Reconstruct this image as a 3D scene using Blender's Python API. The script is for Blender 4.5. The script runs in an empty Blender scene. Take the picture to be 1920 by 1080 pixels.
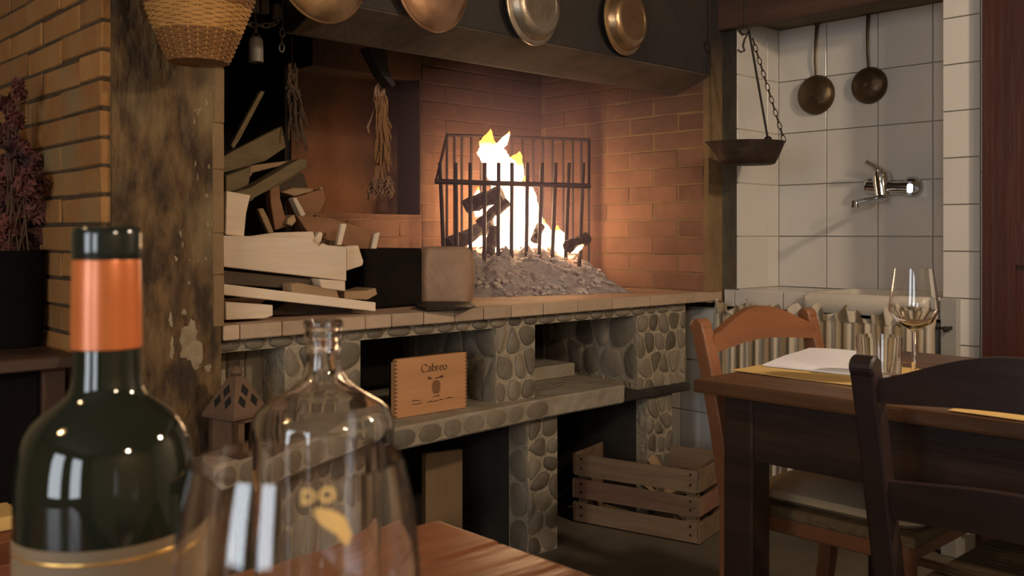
import bpy, bmesh, math, random
from mathutils import Vector, Matrix
random.seed(7)
R = random.Random(11)
sc = bpy.context.scene
col = sc.collection

# ------------------------------------------------------------------ camera, light, exposure
F, CX, HY, H = 1787.0, 960.0, 440.0, 1.045       # focal length in pixels, principal point, eye height
TH = math.radians(43.12)
cS, cC = math.sin(TH), math.cos(TH)
cam_d = bpy.data.cameras.new('camera')
cam = bpy.data.objects.new('camera', cam_d); col.objects.link(cam)
cam.location = (0, 0, H)
cam.rotation_euler = (math.pi/2, 0, -TH)
cam_d.sensor_width = 36.0
cam_d.lens = 36.0*F/1920.0
cam_d.shift_y = -(540.0-HY)/1920.0
cam_d.clip_start = 0.02
cam_d.dof.use_dof = True
cam_d.dof.focus_distance = 3.3
cam_d.dof.aperture_fstop = 13.0
sc.camera = cam

w = bpy.data.worlds.new('world'); sc.world = w
w.use_nodes = True
w.node_tree.nodes['Background'].inputs[0].default_value = (0.9, 0.75, 0.6, 1)
w.node_tree.nodes['Background'].inputs[1].default_value = 0.045
sc.view_settings.view_transform = 'Standard'
sc.view_settings.look = 'None'
sc.view_settings.gamma = 1.0
sc.view_settings.use_curve_mapping = False
sc.view_settings.exposure = 0.65

FIRE = 15.0          # flame emission
WINDOW = 5.5         # lit panes behind the camera
LAMPS = [((2.15, -0.35, 2.05), 62, (1.0, 0.80, 0.60)),      # pendant over the dining table
         ((-0.75, 0.95, 2.05), 15, (1.0, 0.68, 0.36)),      # pendant near the brick pillar
         ((0.55, -1.7, 2.05), 52, (1.0, 0.78, 0.56))]       # pendant behind the viewer

# ------------------------------------------------------------------ helpers
def ray(x, y):
    r = (x-CX)/F; u = (HY-y)/F
    return Vector((cC*r+cS, -cS*r+cC, u))
def at(x, y, X=None, Y=None, Z=None, t=None):
    d = ray(x, y)
    if X is not None: t = X/d.x
    elif Y is not None: t = Y/d.y
    elif Z is not None: t = (Z-H)/d.z
    return Vector((0, 0, H)) + d*t

def new_obj(name, verts, faces, mat=None, parent=None, smooth=False, center=False):
    me = bpy.data.meshes.new(name)
    verts = [Vector(v) for v in verts]
    c = Vector((0, 0, 0))
    if center:
        lo = Vector((min(v.x for v in verts), min(v.y for v in verts), min(v.z for v in verts)))
        hi = Vector((max(v.x for v in verts), max(v.y for v in verts), max(v.z for v in verts)))
        c = (lo+hi)/2; c.z = lo.z
        verts = [v-c for v in verts]
    me.from_pydata([tuple(v) for v in verts], [], faces)
    me.validate()
    bm = bmesh.new(); bm.from_mesh(me)
    bmesh.ops.recalc_face_normals(bm, faces=bm.faces)
    bm.to_mesh(me); bm.free()
    if mat: me.materials.append(mat)
    if smooth:
        for p in me.polygons: p.use_smooth = True
        me.set_sharp_from_angle(angle=math.radians(48))
    o = bpy.data.objects.new(name, me); col.objects.link(o)
    if center: o.location = c
    if parent: attach(o, parent)
    return o
WORLD = {}     # world matrix of every empty
def attach(o, parent):
    """geometry of o is in world space unless the parent was made local"""
    o.parent = parent
    if parent.get('_local'): return
    m = WORLD.get(parent.name)
    if m is not None: o.matrix_parent_inverse = m.inverted()
    elif parent.location.length > 0: o.matrix_parent_inverse = Matrix.Translation(-parent.location)
def tag(o, label, cat, group=None, kind=None):
    if label: o['label'] = label
    if cat: o['category'] = cat
    if group: o['group'] = group
    if kind: o['kind'] = kind
    return o
LOCALS = []
def thing(name, label, cat, loc=(0, 0, 0), rz=0.0, group=None, local=False, kind=None):
    o = bpy.data.objects.new(name, None); col.objects.link(o)
    o.empty_display_size = 0.05
    o.location = loc; o.rotation_euler = (0, 0, rz)
    WORLD[o.name] = Matrix.Translation(Vector(loc)) @ Matrix.Rotation(rz, 4, 'Z')
    if local: o['_local'] = 1; LOCALS.append(o)
    return tag(o, label, cat, group, kind)

def box_vf(x0, x1, y0, y1, z0, z1):
    v = [(x0,y0,z0),(x1,y0,z0),(x1,y1,z0),(x0,y1,z0),(x0,y0,z1),(x1,y0,z1),(x1,y1,z1),(x0,y1,z1)]
    f = [(0,3,2,1),(4,5,6,7),(0,1,5,4),(1,2,6,5),(2,3,7,6),(3,0,4,7)]
    return v, f
def bevel_obj(o, w, seg=1):
    bm = bmesh.new(); bm.from_mesh(o.data)
    bmesh.ops.bevel(bm, geom=list(bm.edges), offset=w, segments=seg, affect='EDGES', profile=0.6)
    bm.to_mesh(o.data); bm.free()
def box(name, b, mat, parent=None, bevel=0.0, center=False, seg=1, jit=0.0):
    v, f = box_vf(*b)
    if jit: v = [tuple(c+R.uniform(-jit, jit) for c in p) for p in v]
    o = new_obj(name, v, f, mat, parent, center=center)
    if bevel: bevel_obj(o, bevel, seg)
    return o
def multi_box(name, boxes, mat, parent=None, center=False):
    V, Fc = [], []
    for b in boxes:
        v, f = box_vf(*b); k = len(V); V += v; Fc += [tuple(i+k for i in q) for q in f]
    return new_obj(name, V, Fc, mat, parent, center=center)
def lathe_vf(prof, n=32, c=(0, 0, 0), cap0=False, cap1=False, closed=False):
    V, Fc = [], []
    for (r, z) in prof:
        for k in range(n):
            a = 2*math.pi*k/n
            V.append((c[0]+r*math.cos(a), c[1]+r*math.sin(a), c[2]+z))
    for i in range(len(prof)-1):
        for k in range(n):
            k2 = (k+1) % n
            Fc.append((i*n+k, i*n+k2, (i+1)*n+k2, (i+1)*n+k))
    if closed:
        i = len(prof)-1
        for k in range(n): Fc.append((i*n+k, i*n+(k+1) % n, (k+1) % n, k))
    if cap0: Fc.append(tuple(range(n)))
    if cap1: Fc.append(tuple((len(prof)-1)*n+k for k in range(n)))
    return V, Fc
def lathe(name, prof, mat, parent=None, n=32, c=(0, 0, 0), cap0=False, cap1=False, center=False, M=None):
    V, Fc = lathe_vf(prof, n, c if M is None else (0, 0, 0), cap0, cap1, closed=(mat is GLASS))
    if M is not None: V = [M @ Vector(v) for v in V]
    return new_obj(name, V, Fc, mat, parent, smooth=True, center=center)
def tube_vf(path, rad, n=8, caps=True, flat=1.0):
    path = [Vector(p) for p in path]
    if not isinstance(rad, (list, tuple)): rad = [rad]*len(path)
    V, Fc = [], []
    up = Vector((0, 0, 1))
    d0 = (path[1]-path[0]).normalized()
    if abs(d0.z) > 0.9: up = Vector((1, 0, 0))
    for i, p in enumerate(path):
        d = (path[min(i+1, len(path)-1)]-path[max(i-1, 0)]).normalized()
        s = d.cross(up)
        if s.length < 1e-4: s = d.cross(Vector((0, 1, 0)))
        s.normalize(); u = s.cross(d).normalized()
        up = u
        for k in range(n):
            a = 2*math.pi*k/n
            V.append(p + (s*math.cos(a)+u*math.sin(a)*flat)*rad[i])
    for i in range(len(path)-1):
        for k in range(n):
            k2 = (k+1) % n
            Fc.append((i*n+k, i*n+k2, (i+1)*n+k2, (i+1)*n+k))
    if caps:
        Fc.append(tuple(range(n))); Fc.append(tuple((len(path)-1)*n+k for k in range(n)))
    return V, Fc
def tube(name, path, rad, mat, parent=None, n=8, center=False, flat=1.0, smooth=True):
    V, Fc = tube_vf(path, rad, n, True, flat)
    return new_obj(name, V, Fc, mat, parent, smooth=smooth, center=center)
def multi_tube(name, paths, mat, parent=None, n=6, center=False):
    V, Fc = [], []
    for path, rad in paths:
        v, f = tube_vf(path, rad, n); k = len(V); V += v; Fc += [tuple(i+k for i in q) for q in f]
    return new_obj(name, V, Fc, mat, parent, smooth=True, center=center)
def prism(name, pts, ext, mat, parent=None, center=False, bevel=0.0):
    pts = [Vector(p) for p in pts]; ext = Vector(ext); n = len(pts)
    V = pts+[p+ext for p in pts]
    Fc = [tuple(range(n)), tuple(range(2*n-1, n-1, -1))]+[(i, (i+1) % n, n+(i+1) % n, n+i) for i in range(n)]
    o = new_obj(name, V, Fc, mat, parent, center=center)
    if bevel: bevel_obj(o, bevel)
    return o
def board(name, px, Y, thick, mat, label, group='wood stacked on the hearth', cat='wood', skew=0.0, bevel=0.002):
    """a piece of timber whose front outline lies at depth Y (one value or one per corner) and has real thickness"""
    Ys = Y if isinstance(Y, (list, tuple)) else [Y]*len(px)
    pts = [at(x, y, Y=q) for (x, y), q in zip(px, Ys)]
    o = prism(name, pts, (skew, thick, 0), mat, center=True, bevel=bevel)
    return tag(o, label, cat, group)

# ------------------------------------------------------------------ materials
MATS = {}
def mat(name, col1, col2=None, rough=0.6, scale=6.0, stretch=(1, 1, 1), lo=0.35, hi=0.65, detail=6.0, bump=0.0, bscale=30.0,
        metal=0.0, spec=0.5, vary=0.0, col3=None, scale3=3.0, lo3=0.5, hi3=0.7, coat=0.0, emit=None, estr=0.0, sheen=0.0):
    if name in MATS: return MATS[name]
    m = bpy.data.materials.new(name); m.use_nodes = True
    nt = m.node_tree; N = nt.nodes; L = nt.links
    b = N['Principled BSDF']
    b.inputs['Roughness'].default_value = rough
    b.inputs['Metallic'].default_value = metal
    b.inputs['Specular IOR Level'].default_value = spec
    if coat: b.inputs['Coat Weight'].default_value = coat; b.inputs['Coat Roughness'].default_value = 0.15
    b.inputs['Base Color'].default_value = (*col1, 1)
    tc = N.new('ShaderNodeTexCoord'); mp = N.new('ShaderNodeMapping')
    mp.inputs['Scale'].default_value = stretch
    L.new(tc.outputs['Object'], mp.inputs['Vector'])
    vec = mp.outputs['Vector']
    if vary:
        oi = N.new('ShaderNodeObjectInfo')
        va = N.new('ShaderNodeVectorMath'); va.operation = 'MULTIPLY_ADD'
        cb = N.new('ShaderNodeCombineXYZ')
        L.new(oi.outputs['Random'], cb.inputs[0]); L.new(oi.outputs['Random'], cb.inputs[1])
        va.inputs[1].default_value = (37, 53, 11)
        L.new(cb.outputs[0], va.inputs[0]); L.new(vec, va.inputs[2])
        vec = va.outputs[0]
    out = None
    if col2 is not None:
        no = N.new('ShaderNodeTexNoise'); no.inputs['Scale'].default_value = scale; no.inputs['Detail'].default_value = detail
        no.inputs['Roughness'].default_value = 0.65
        L.new(vec, no.inputs['Vector'])
        rp = N.new('ShaderNodeValToRGB')
        rp.color_ramp.elements[0].position = lo; rp.color_ramp.elements[0].color = (*col1, 1)
        rp.color_ramp.elements[1].position = hi; rp.color_ramp.elements[1].color = (*col2, 1)
        L.new(no.outputs['Fac'], rp.inputs['Fac'])
        out = rp.outputs['Color']
    if col3 is not None:
        n3 = N.new('ShaderNodeTexNoise'); n3.inputs['Scale'].default_value = scale3; n3.inputs['Detail'].default_value = 5
        L.new(vec, n3.inputs['Vector'])
        r3 = N.new('ShaderNodeMapRange'); r3.inputs[1].default_value = lo3; r3.inputs[2].default_value = hi3
        L.new(n3.outputs['Fac'], r3.inputs[0])
        mx = N.new('ShaderNodeMix'); mx.data_type = 'RGBA'
        L.new(r3.outputs[0], mx.inputs['Factor'])
        if out: L.new(out, mx.inputs['A'])
        else: mx.inputs['A'].default_value = (*col1, 1)
        mx.inputs['B'].default_value = (*col3, 1)
        out = mx.outputs['Result']
    if vary:
        hs = N.new('ShaderNodeHueSaturation')
        mr = N.new('ShaderNodeMapRange'); mr.inputs[3].default_value = 1-vary; mr.inputs[4].default_value = 1+vary
        L.new(oi.outputs['Random'], mr.inputs[0]); L.new(mr.outputs[0], hs.inputs['Value'])
        if out: L.new(out, hs.inputs['Color'])
        else: hs.inputs['Color'].default_value = (*col1, 1)
        out = hs.outputs['Color']
    if out: L.new(out, b.inputs['Base Color'])
    if bump:
        nb = N.new('ShaderNodeTexNoise'); nb.inputs['Scale'].default_value = bscale; nb.inputs['Detail'].default_value = 8
        L.new(vec, nb.inputs['Vector'])
        bp = N.new('ShaderNodeBump'); bp.inputs['Strength'].default_value = bump; bp.inputs['Distance'].default_value = 0.02
        L.new(nb.outputs['Fac'], bp.inputs['Height']); L.new(bp.outputs['Normal'], b.inputs['Normal'])
    if emit:
        b.inputs['Emission Color'].default_value = (*emit, 1); b.inputs['Emission Strength'].default_value = estr
    MATS[name] = m
    return m
def glass_mat(name, colr=(1, 1, 1), rough=0.0, ior=1.45):
    m = bpy.data.materials.new(name); m.use_nodes = True
    b = m.node_tree.nodes['Principled BSDF']
    b.inputs['Base Color'].default_value = (*colr, 1); b.inputs['Roughness'].default_value = rough
    b.inputs['Transmission Weight'].default_value = 1.0; b.inputs['IOR'].default_value = ior
    return m
def emit_mat(name, colr, strength):
    m = bpy.data.materials.new(name); m.use_nodes = True
    nt = m.node_tree; nt.nodes.clear()
    e = nt.nodes.new('ShaderNodeEmission'); o = nt.nodes.new('ShaderNodeOutputMaterial')
    e.inputs[0].default_value = (*colr, 1); e.inputs[1].default_value = strength
    nt.links.new(e.outputs[0], o.inputs[0])
    return m

M = dict(
 plaster_brown = mat('plaster_brown', (0.034,0.017,0.006), (0.150,0.085,0.029), 0.85, 17.0, (1,1,0.4), 0.40, 0.62, detail=10, bump=1.0, bscale=30, col3=(0.20,0.138,0.060), scale3=6.0, lo3=0.53, hi3=0.68),
 edge_plaster = mat('edge_plaster', (0.23,0.145,0.062), (0.17,0.10,0.042), 0.85, 9.0, bump=0.4),
 brick = mat('brick', (0.30,0.125,0.032), (0.34,0.175,0.056), 0.85, 9.0, vary=0.25, bump=0.35, bscale=35, col3=(0.26,0.18,0.085), scale3=4.0, lo3=0.52, hi3=0.72),
 brick_mortar = mat('brick_mortar', (0.09,0.055,0.025), (0.05,0.03,0.014), 0.95, 20, bump=0.5),
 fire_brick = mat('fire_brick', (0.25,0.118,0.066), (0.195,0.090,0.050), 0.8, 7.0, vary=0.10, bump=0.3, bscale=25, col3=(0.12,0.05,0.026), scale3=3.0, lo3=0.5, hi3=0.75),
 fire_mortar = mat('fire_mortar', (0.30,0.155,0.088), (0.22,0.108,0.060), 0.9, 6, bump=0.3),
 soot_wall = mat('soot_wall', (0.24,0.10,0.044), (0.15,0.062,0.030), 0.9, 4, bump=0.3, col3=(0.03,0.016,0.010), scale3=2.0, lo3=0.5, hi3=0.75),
 soot_hole_black = mat('soot_hole_black', (0.006,0.005,0.004), (0.012,0.009,0.007), 0.95, 5),
 hood_under_lit = mat('hood_under_lit', (0.095,0.062,0.040), (0.055,0.037,0.025), 0.85, 4, bump=0.2, col3=(0.025,0.018,0.013), scale3=2.0, lo3=0.5, hi3=0.7),
 jamb = mat('jamb', (0.060,0.043,0.030), (0.040,0.028,0.020), 0.9, 6),
 hood = mat('hood', (0.020,0.015,0.012), (0.040,0.029,0.022), 0.8, 5, (1,1,1), bump=0.3, col3=(0.012,0.009,0.008), scale3=2.5, lo3=0.45, hi3=0.7),
 stone = mat('stone', (0.135,0.107,0.072), (0.195,0.158,0.112), 0.6, 10, vary=0.42, bump=0.2, bscale=40, col3=(0.19,0.165,0.12), scale3=5, lo3=0.52, hi3=0.75),
 mortar = mat('mortar', (0.36,0.295,0.205), (0.27,0.22,0.15), 0.95, 18, bump=0.7, bscale=50),
 shelf_stone = mat('shelf_stone', (0.25,0.20,0.135), (0.33,0.28,0.21), 0.85, 7, bump=0.5, bscale=30, col3=(0.14,0.10,0.06), scale3=4, lo3=0.52, hi3=0.75),
 slab = mat('slab', (0.50,0.31,0.20), (0.42,0.25,0.16), 0.75, 5, bump=0.25, bscale=25, col3=(0.30,0.20,0.13), scale3=3, lo3=0.52, hi3=0.72),
 slab_tile = mat('slab_tile', (0.45,0.32,0.22), (0.36,0.25,0.16), 0.8, 8, vary=0.15, bump=0.3, bscale=30),
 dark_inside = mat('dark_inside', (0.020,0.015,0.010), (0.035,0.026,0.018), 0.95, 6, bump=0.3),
 floor = mat('floor', (0.105,0.085,0.058), (0.070,0.056,0.038), 0.55, 4, bump=0.15, col3=(0.15,0.12,0.08), scale3=2.2, lo3=0.5, hi3=0.75),
 wall = mat('wall', (0.34,0.27,0.16), (0.28,0.22,0.13), 0.9, 3, bump=0.15),
 ceiling = mat('ceiling', (0.30,0.24,0.17), (0.25,0.2,0.14), 0.9, 3),
 tile = mat('tile', (0.60,0.56,0.50), (0.57,0.53,0.47), 0.22, 3, vary=0.04, spec=0.5),
 grout = mat('grout', (0.42,0.37,0.28), (0.36,0.31,0.23), 0.9, 12),
 pier_dark = mat('pier_dark', (0.060,0.046,0.026), (0.12,0.095,0.058), 0.85, 6, (1,1,0.5), bump=0.4),
 old_beam = mat('old_beam', (0.155,0.12,0.066), (0.085,0.064,0.036), 0.8, 10, (0.6,0.15,1), bump=0.5),
 red_beam = mat('red_beam', (0.050,0.024,0.014), (0.085,0.040,0.022), 0.7, 14, (1,0.12,1), bump=0.3),
 door = mat('door', (0.062,0.017,0.009), (0.034,0.011,0.007), 0.45, 9, (1,1,0.12), bump=0.15),
 table_dark = mat('table_dark', (0.022,0.010,0.007), (0.040,0.018,0.010), 0.42, 14, (1,0.12,1), bump=0.2),
 table_edge = mat('table_edge', (0.105,0.045,0.017), (0.060,0.026,0.011), 0.4, 16, (1,0.2,1), bump=0.3, col3=(0.36,0.20,0.09), scale3=9, lo3=0.6, hi3=0.72),
 near_table = mat('near_table', (0.24,0.085,0.034), (0.12,0.042,0.017), 0.32, 12, (0.18,1,1), bump=0.2, col3=(0.06,0.025,0.012), scale3=7, lo3=0.54, hi3=0.72),
 chair_orange = mat('chair_orange', (0.225,0.088,0.036), (0.175,0.066,0.027), 0.4, 12, (0.2,1,1), bump=0.1),
 chair_dark = mat('chair_dark', (0.014,0.0065,0.0060), (0.023,0.010,0.008), 0.5, 14, (0.2,1,1), bump=0.1),
 rush = mat('rush', (0.19,0.125,0.060), (0.11,0.068,0.030), 0.8, 60, (0.15,1,1), bump=0.5, bscale=80),
 cushion = mat('cushion', (0.42,0.31,0.19), (0.36,0.26,0.155), 0.9, 8, bump=0.15),
 pale_wood = mat('pale_wood', (0.70,0.56,0.42), (0.62,0.48,0.34), 0.7, 22, (0.12,1,1), vary=0.10, bump=0.2, bscale=40),
 tan_wood = mat('tan_wood', (0.40,0.255,0.13), (0.30,0.185,0.09), 0.75, 22, (0.12,1,1), vary=0.15, bump=0.3),
 brown_board = mat('brown_board', (0.26,0.115,0.046), (0.19,0.085,0.034), 0.7, 18, (0.12,1,1), bump=0.2),
 grey_wood = mat('grey_wood', (0.20,0.14,0.065), (0.13,0.09,0.042), 0.8, 18, (0.15,1,1), vary=0.15, bump=0.4),
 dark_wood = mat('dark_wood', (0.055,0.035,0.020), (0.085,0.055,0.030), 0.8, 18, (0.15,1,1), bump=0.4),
 crate = mat('crate', (0.215,0.138,0.078), (0.150,0.092,0.050), 0.8, 20, (0.12,1,1), vary=0.16, bump=0.3, col3=(0.20,0.085,0.055), scale3=5, lo3=0.52, hi3=0.72),
 wine_box = mat('wine_box', (0.50,0.245,0.105), (0.43,0.205,0.085), 0.65, 14, (0.12,1,1), bump=0.1),
 print_brown = mat('print_brown', (0.11,0.042,0.018), None, 0.8),
 joint_dark = mat('joint_dark', (0.16,0.075,0.03), None, 0.8),
 iron = mat('iron', (0.018,0.014,0.013), (0.035,0.026,0.022), 0.55, 20, metal=0.6, bump=0.2),
 rust_iron = mat('rust_iron', (0.050,0.028,0.016), (0.028,0.018,0.012), 0.6, 20, metal=0.5, bump=0.3),
 bell = mat('bell', (0.30,0.27,0.23), (0.20,0.18,0.155), 0.6, 12, metal=0.3, bump=0.2),
 copper = mat('copper', (0.46,0.30,0.16), (0.35,0.22,0.115), 0.30, 9, metal=0.85, bump=0.08, col3=(0.24,0.16,0.09), scale3=5, lo3=0.5, hi3=0.75),
 copper_rose = mat('copper_rose', (0.56,0.33,0.20), (0.46,0.27,0.16), 0.28, 9, metal=0.85, bump=0.06),
 tin = mat('tin', (0.42,0.35,0.27), (0.30,0.24,0.17), 0.35, 12, metal=0.8, bump=0.1, col3=(0.25,0.18,0.11), scale3=6, lo3=0.5, hi3=0.72),
 skillet = mat('skillet', (0.070,0.044,0.022), (0.13,0.085,0.042), 0.42, 10, metal=0.75, bump=0.2),
 chrome = mat('chrome', (0.62,0.63,0.64), None, 0.08, metal=1.0),
 ceramic = mat('ceramic', (0.58,0.53,0.45), (0.54,0.48,0.40), 0.25, 4),
 wicker_l = mat('wicker_l', (0.50,0.265,0.078), (0.40,0.20,0.058), 0.6, 30, vary=0.1, bump=0.2),
 wicker_d = mat('wicker_d', (0.235,0.105,0.032), (0.165,0.072,0.022), 0.6, 30, vary=0.1, bump=0.2),
 curtain_w = mat('curtain_w', (0.56,0.49,0.38), (0.50,0.43,0.33), 0.9, 20),
 paper_y = mat('paper_y', (0.62,0.41,0.14), (0.57,0.37,0.125), 0.8, 10),
 napkin = mat('napkin', (0.80,0.80,0.84), (0.77,0.77,0.81), 0.85, 12),
 sack = mat('sack', (0.36,0.23,0.15), (0.29,0.18,0.115), 0.85, 14, bump=0.4, bscale=30),
 black_box = mat('black_box', (0.008,0.006,0.005), (0.013,0.009,0.007), 0.9, 10, spec=0.1),
 ash = mat('ash', (0.46,0.40,0.38), (0.30,0.25,0.24), 0.95, 22, bump=0.9, bscale=45, col3=(0.10,0.08,0.078), scale3=14, lo3=0.58, hi3=0.70),
 ash_lump = mat('ash_lump', (0.52,0.45,0.42), (0.30,0.25,0.24), 0.95, 20, vary=0.3, bump=0.7),
 char = mat('char', (0.012,0.009,0.009), (0.030,0.020,0.018), 0.9, 18, bump=0.8),
 terracotta = mat('terracotta', (0.135,0.075,0.042), (0.10,0.055,0.030), 0.75, 9, bump=0.2),
 pot_black = mat('pot_black', (0.005,0.004,0.004), (0.008,0.006,0.006), 0.9, 6, spec=0.08),
 petal = mat('petal', (0.10,0.026,0.022), (0.17,0.058,0.044), 0.85, 6, scale3=9, col3=(0.045,0.016,0.018), lo3=0.45, hi3=0.6),
 twig = mat('twig', (0.09,0.05,0.028), None, 0.85),
 straw = mat('straw', (0.30,0.155,0.062), (0.22,0.105,0.042), 0.8, 40),
 straw_pale = mat('straw_pale', (0.34,0.20,0.13), (0.27,0.15,0.095), 0.85, 40),
 straw_dark = mat('straw_dark', (0.075,0.045,0.026), (0.11,0.066,0.038), 0.85, 30),
 console = mat('console', (0.075,0.038,0.024), (0.045,0.022,0.014), 0.5, 12, (0.15,1,1)),
 bench = mat('bench', (0.20,0.062,0.026), (0.14,0.042,0.018), 0.5, 12, (0.15,1,1)),
 bottle_glass = mat('bottle_glass', (0.010,0.013,0.008), None, 0.035, spec=0.6),
 capsule = mat('capsule', (0.57,0.155,0.040), (0.52,0.135,0.034), 0.34, 20, metal=0.25, coat=0.2),
 capsule_dark = mat('capsule_dark', (0.012,0.016,0.013), None, 0.12, spec=0.6),
 wine_label = mat('wine_label', (0.22,0.155,0.085), (0.19,0.13,0.07), 0.6, 12),
 gold = mat('gold', (0.72,0.42,0.12), None, 0.3, metal=0.8),
 gold_print = mat('gold_print', (0.66,0.44,0.16), None, 0.5, metal=0.2),
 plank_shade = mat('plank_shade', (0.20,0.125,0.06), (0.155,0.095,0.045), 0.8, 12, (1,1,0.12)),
 white_candle = mat('white_candle', (0.62,0.56,0.46), None, 0.6),
 lamp_shade = mat('lamp_shade', (0.20,0.13,0.07), None, 0.6),
)
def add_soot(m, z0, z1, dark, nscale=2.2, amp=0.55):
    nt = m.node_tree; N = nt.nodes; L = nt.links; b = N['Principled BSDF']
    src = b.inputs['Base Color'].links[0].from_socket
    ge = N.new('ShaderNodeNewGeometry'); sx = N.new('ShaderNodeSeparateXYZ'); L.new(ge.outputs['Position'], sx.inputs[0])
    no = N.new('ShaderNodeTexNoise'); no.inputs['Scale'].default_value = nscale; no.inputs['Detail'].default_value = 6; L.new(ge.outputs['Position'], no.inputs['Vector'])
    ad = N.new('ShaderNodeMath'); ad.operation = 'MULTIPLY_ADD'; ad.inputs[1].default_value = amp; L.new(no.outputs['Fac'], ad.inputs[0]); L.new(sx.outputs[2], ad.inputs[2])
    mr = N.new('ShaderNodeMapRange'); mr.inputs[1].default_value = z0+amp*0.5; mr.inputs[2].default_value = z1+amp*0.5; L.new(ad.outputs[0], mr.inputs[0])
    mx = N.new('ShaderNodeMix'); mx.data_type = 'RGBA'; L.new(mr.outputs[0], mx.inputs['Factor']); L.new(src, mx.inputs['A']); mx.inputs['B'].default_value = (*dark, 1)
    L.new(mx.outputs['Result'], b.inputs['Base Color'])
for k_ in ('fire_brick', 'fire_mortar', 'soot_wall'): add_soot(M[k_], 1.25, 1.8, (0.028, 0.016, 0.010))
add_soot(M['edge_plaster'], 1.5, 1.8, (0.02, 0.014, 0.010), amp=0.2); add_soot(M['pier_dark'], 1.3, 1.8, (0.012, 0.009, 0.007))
GLASS = glass_mat('clear_glass')

# ------------------------------------------------------------------ key planes of the room
Y0 = 2.18            # front of the hearth
YB = 3.10            # back wall of the fireplace
XR = 3.087           # right wall of the fireplace
EX = 3.18            # face of the tiled east wall
AX = 3.483           # back of the sink alcove
YS = 2.114           # left side of the alcove
ZS = 0.822           # hearth top
ZC = 2.6
XPL, XPR = at(193, 300, Y=Y0).x, at(419, 400, Y=Y0).x     # left pillar

# ------------------------------------------------------------------ room shell
tag(box('floor', (-2.7, 3.9, -2.7, 3.9, -0.1, 0.0), M['floor']), 'grey brown stone floor of the dining room', 'floor', kind='structure')
tag(box('ceiling', (-2.7, 3.9, -2.7, 3.9, ZC, ZC+0.1), M['ceiling']), 'plain plaster ceiling of the dining room', 'ceiling', kind='structure')
tag(box('wall_north', (-2.7, XPL+0.03, 3.0, 3.9, 0.0, ZC), M['wall']), 'ochre plaster wall behind the dried flowers', 'wall', kind='structure')
tag(box('wall_south', (-2.7, 3.9, -2.8, -2.7, 0.0, ZC), M['wall']), 'ochre plaster wall behind the viewer', 'wall', kind='structure')
WIN = [(-1.85, -0.85), (-0.25, 0.70)]
ww = multi_box('wall_west', [(-2.8, -2.7, -2.7, WIN[0][0], 0, ZC), (-2.8, -2.7, WIN[0][1], WIN[1][0], 0, ZC), (-2.8, -2.7, WIN[1][1], 3.9, 0, ZC)] +
               [(-2.8, -2.7, a, b, 0, 0.55) for a, b in WIN] + [(-2.8, -2.7, a, b, 2.15, ZC) for a, b in WIN], M['wall'])
tag(ww, 'ochre plaster wall with two windows beside the viewer', 'wall', kind='structure')
pane_m = emit_mat('lit_pane', (0.86, 0.93, 1.0), WINDOW)
for k, (a, b) in enumerate(WIN):
    wo = thing('window_%d' % (k+1), ['pale lit window in the west wall, far one', 'pale lit window in the west wall, near one'][k], 'window', (-2.75, (a+b)/2, 0.55), kind='structure')
    multi_box('window_frame', [(-2.78, -2.70, a, a+0.05, 0.55, 2.15), (-2.78, -2.70, b-0.05, b, 0.55, 2.15), (-2.78, -2.70, a, b, 0.55, 0.6), (-2.78, -2.70, a, b, 2.1, 2.15)], M['door'], wo)
    box('pane', (-2.765, -2.755, a+0.05, b-0.05, 0.6, 2.1), pane_m, wo)
for k, (p, e, c) in enumerate(LAMPS):
    lo = thing('pendant_lamp', ['brown pendant lamp above the dining table by the sink', 'brown pendant lamp left of the viewer', 'brown pendant lamp behind the viewer'][k], 'lamp', (p[0], p[1], p[2]+0.2), group='pendant lamps')
    lathe('shade', [(0.03, 0.18), (0.06, 0.16), (0.17, 0.03), (0.18, 0.02), (0.165, 0.03), (0.05, 0.15)], M['lamp_shade'], lo, 24, p)
    tube('cord', [(p[0], p[1], p[2]+0.17), (p[0], p[1], ZC)], 0.006, M['iron'], lo)
    ld = bpy.data.lights.new('bulb_light', 'POINT'); ld.energy = e; ld.color = c; ld.shadow_soft_size = 0.07
    l = bpy.data.objects.new('bulb_light', ld); col.objects.link(l); l.location = p
    lathe('bulb', [(0.001, -0.035), (0.02, -0.03), (0.034, -0.01), (0.034, 0.01), (0.02, 0.04), (0.015, 0.06)], emit_mat('bulb_%d' % k, c, 12.0), lo, 16, (p[0], p[1], p[2]+0.08))

# east wall: pier strip, alcove, tiled pier, wall under the sink, part with the door
PY1 = at(1767, 300, X=EX).y            # right side of the alcove (left edge of the tiled pier)
PY0 = at(1849, 300, X=EX).y            # right edge of the tiled pier
ZSILL = 0.832
SKY = at(1500, 570, X=EX-0.07).y    # left end of the sink
ew = multi_box('wall_east', [(EX+0.012, 3.9, YS, 3.9, ZSILL, ZC), (EX+0.012, 3.9, PY0, 3.9, 0, 0.752), (EX+0.012, 3.9, PY0, PY1, 0.752, ZC),
     (AX+0.012, 3.9, PY1, YS, ZSILL, ZC), (EX+0.03, 3.9, SKY, YS, 0.752, ZSILL-0.012), (AX+0.012, 3.9, PY1, SKY, 0.752, ZSILL-0.012), (EX+0.16, 3.9, PY1, YS, 1.95, ZC), (EX+0.012, 3.9, -2.7, 0.05, 0, ZC),
     (EX+0.012, 3.9, 0.05, PY0, 2.2, ZC), (EX+0.25, 3.9, 0.05, PY0, 0, 2.2)], M['grout'])
tag(ew, 'white tiled wall with a sink alcove beside the fireplace', 'wall', kind='structure')
box('corner_plaster', (EX-0.001, EX+0.02, YS+0.0005, Y0+0.05, ZSILL, ZC), M['pier_dark'], ew)
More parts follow.
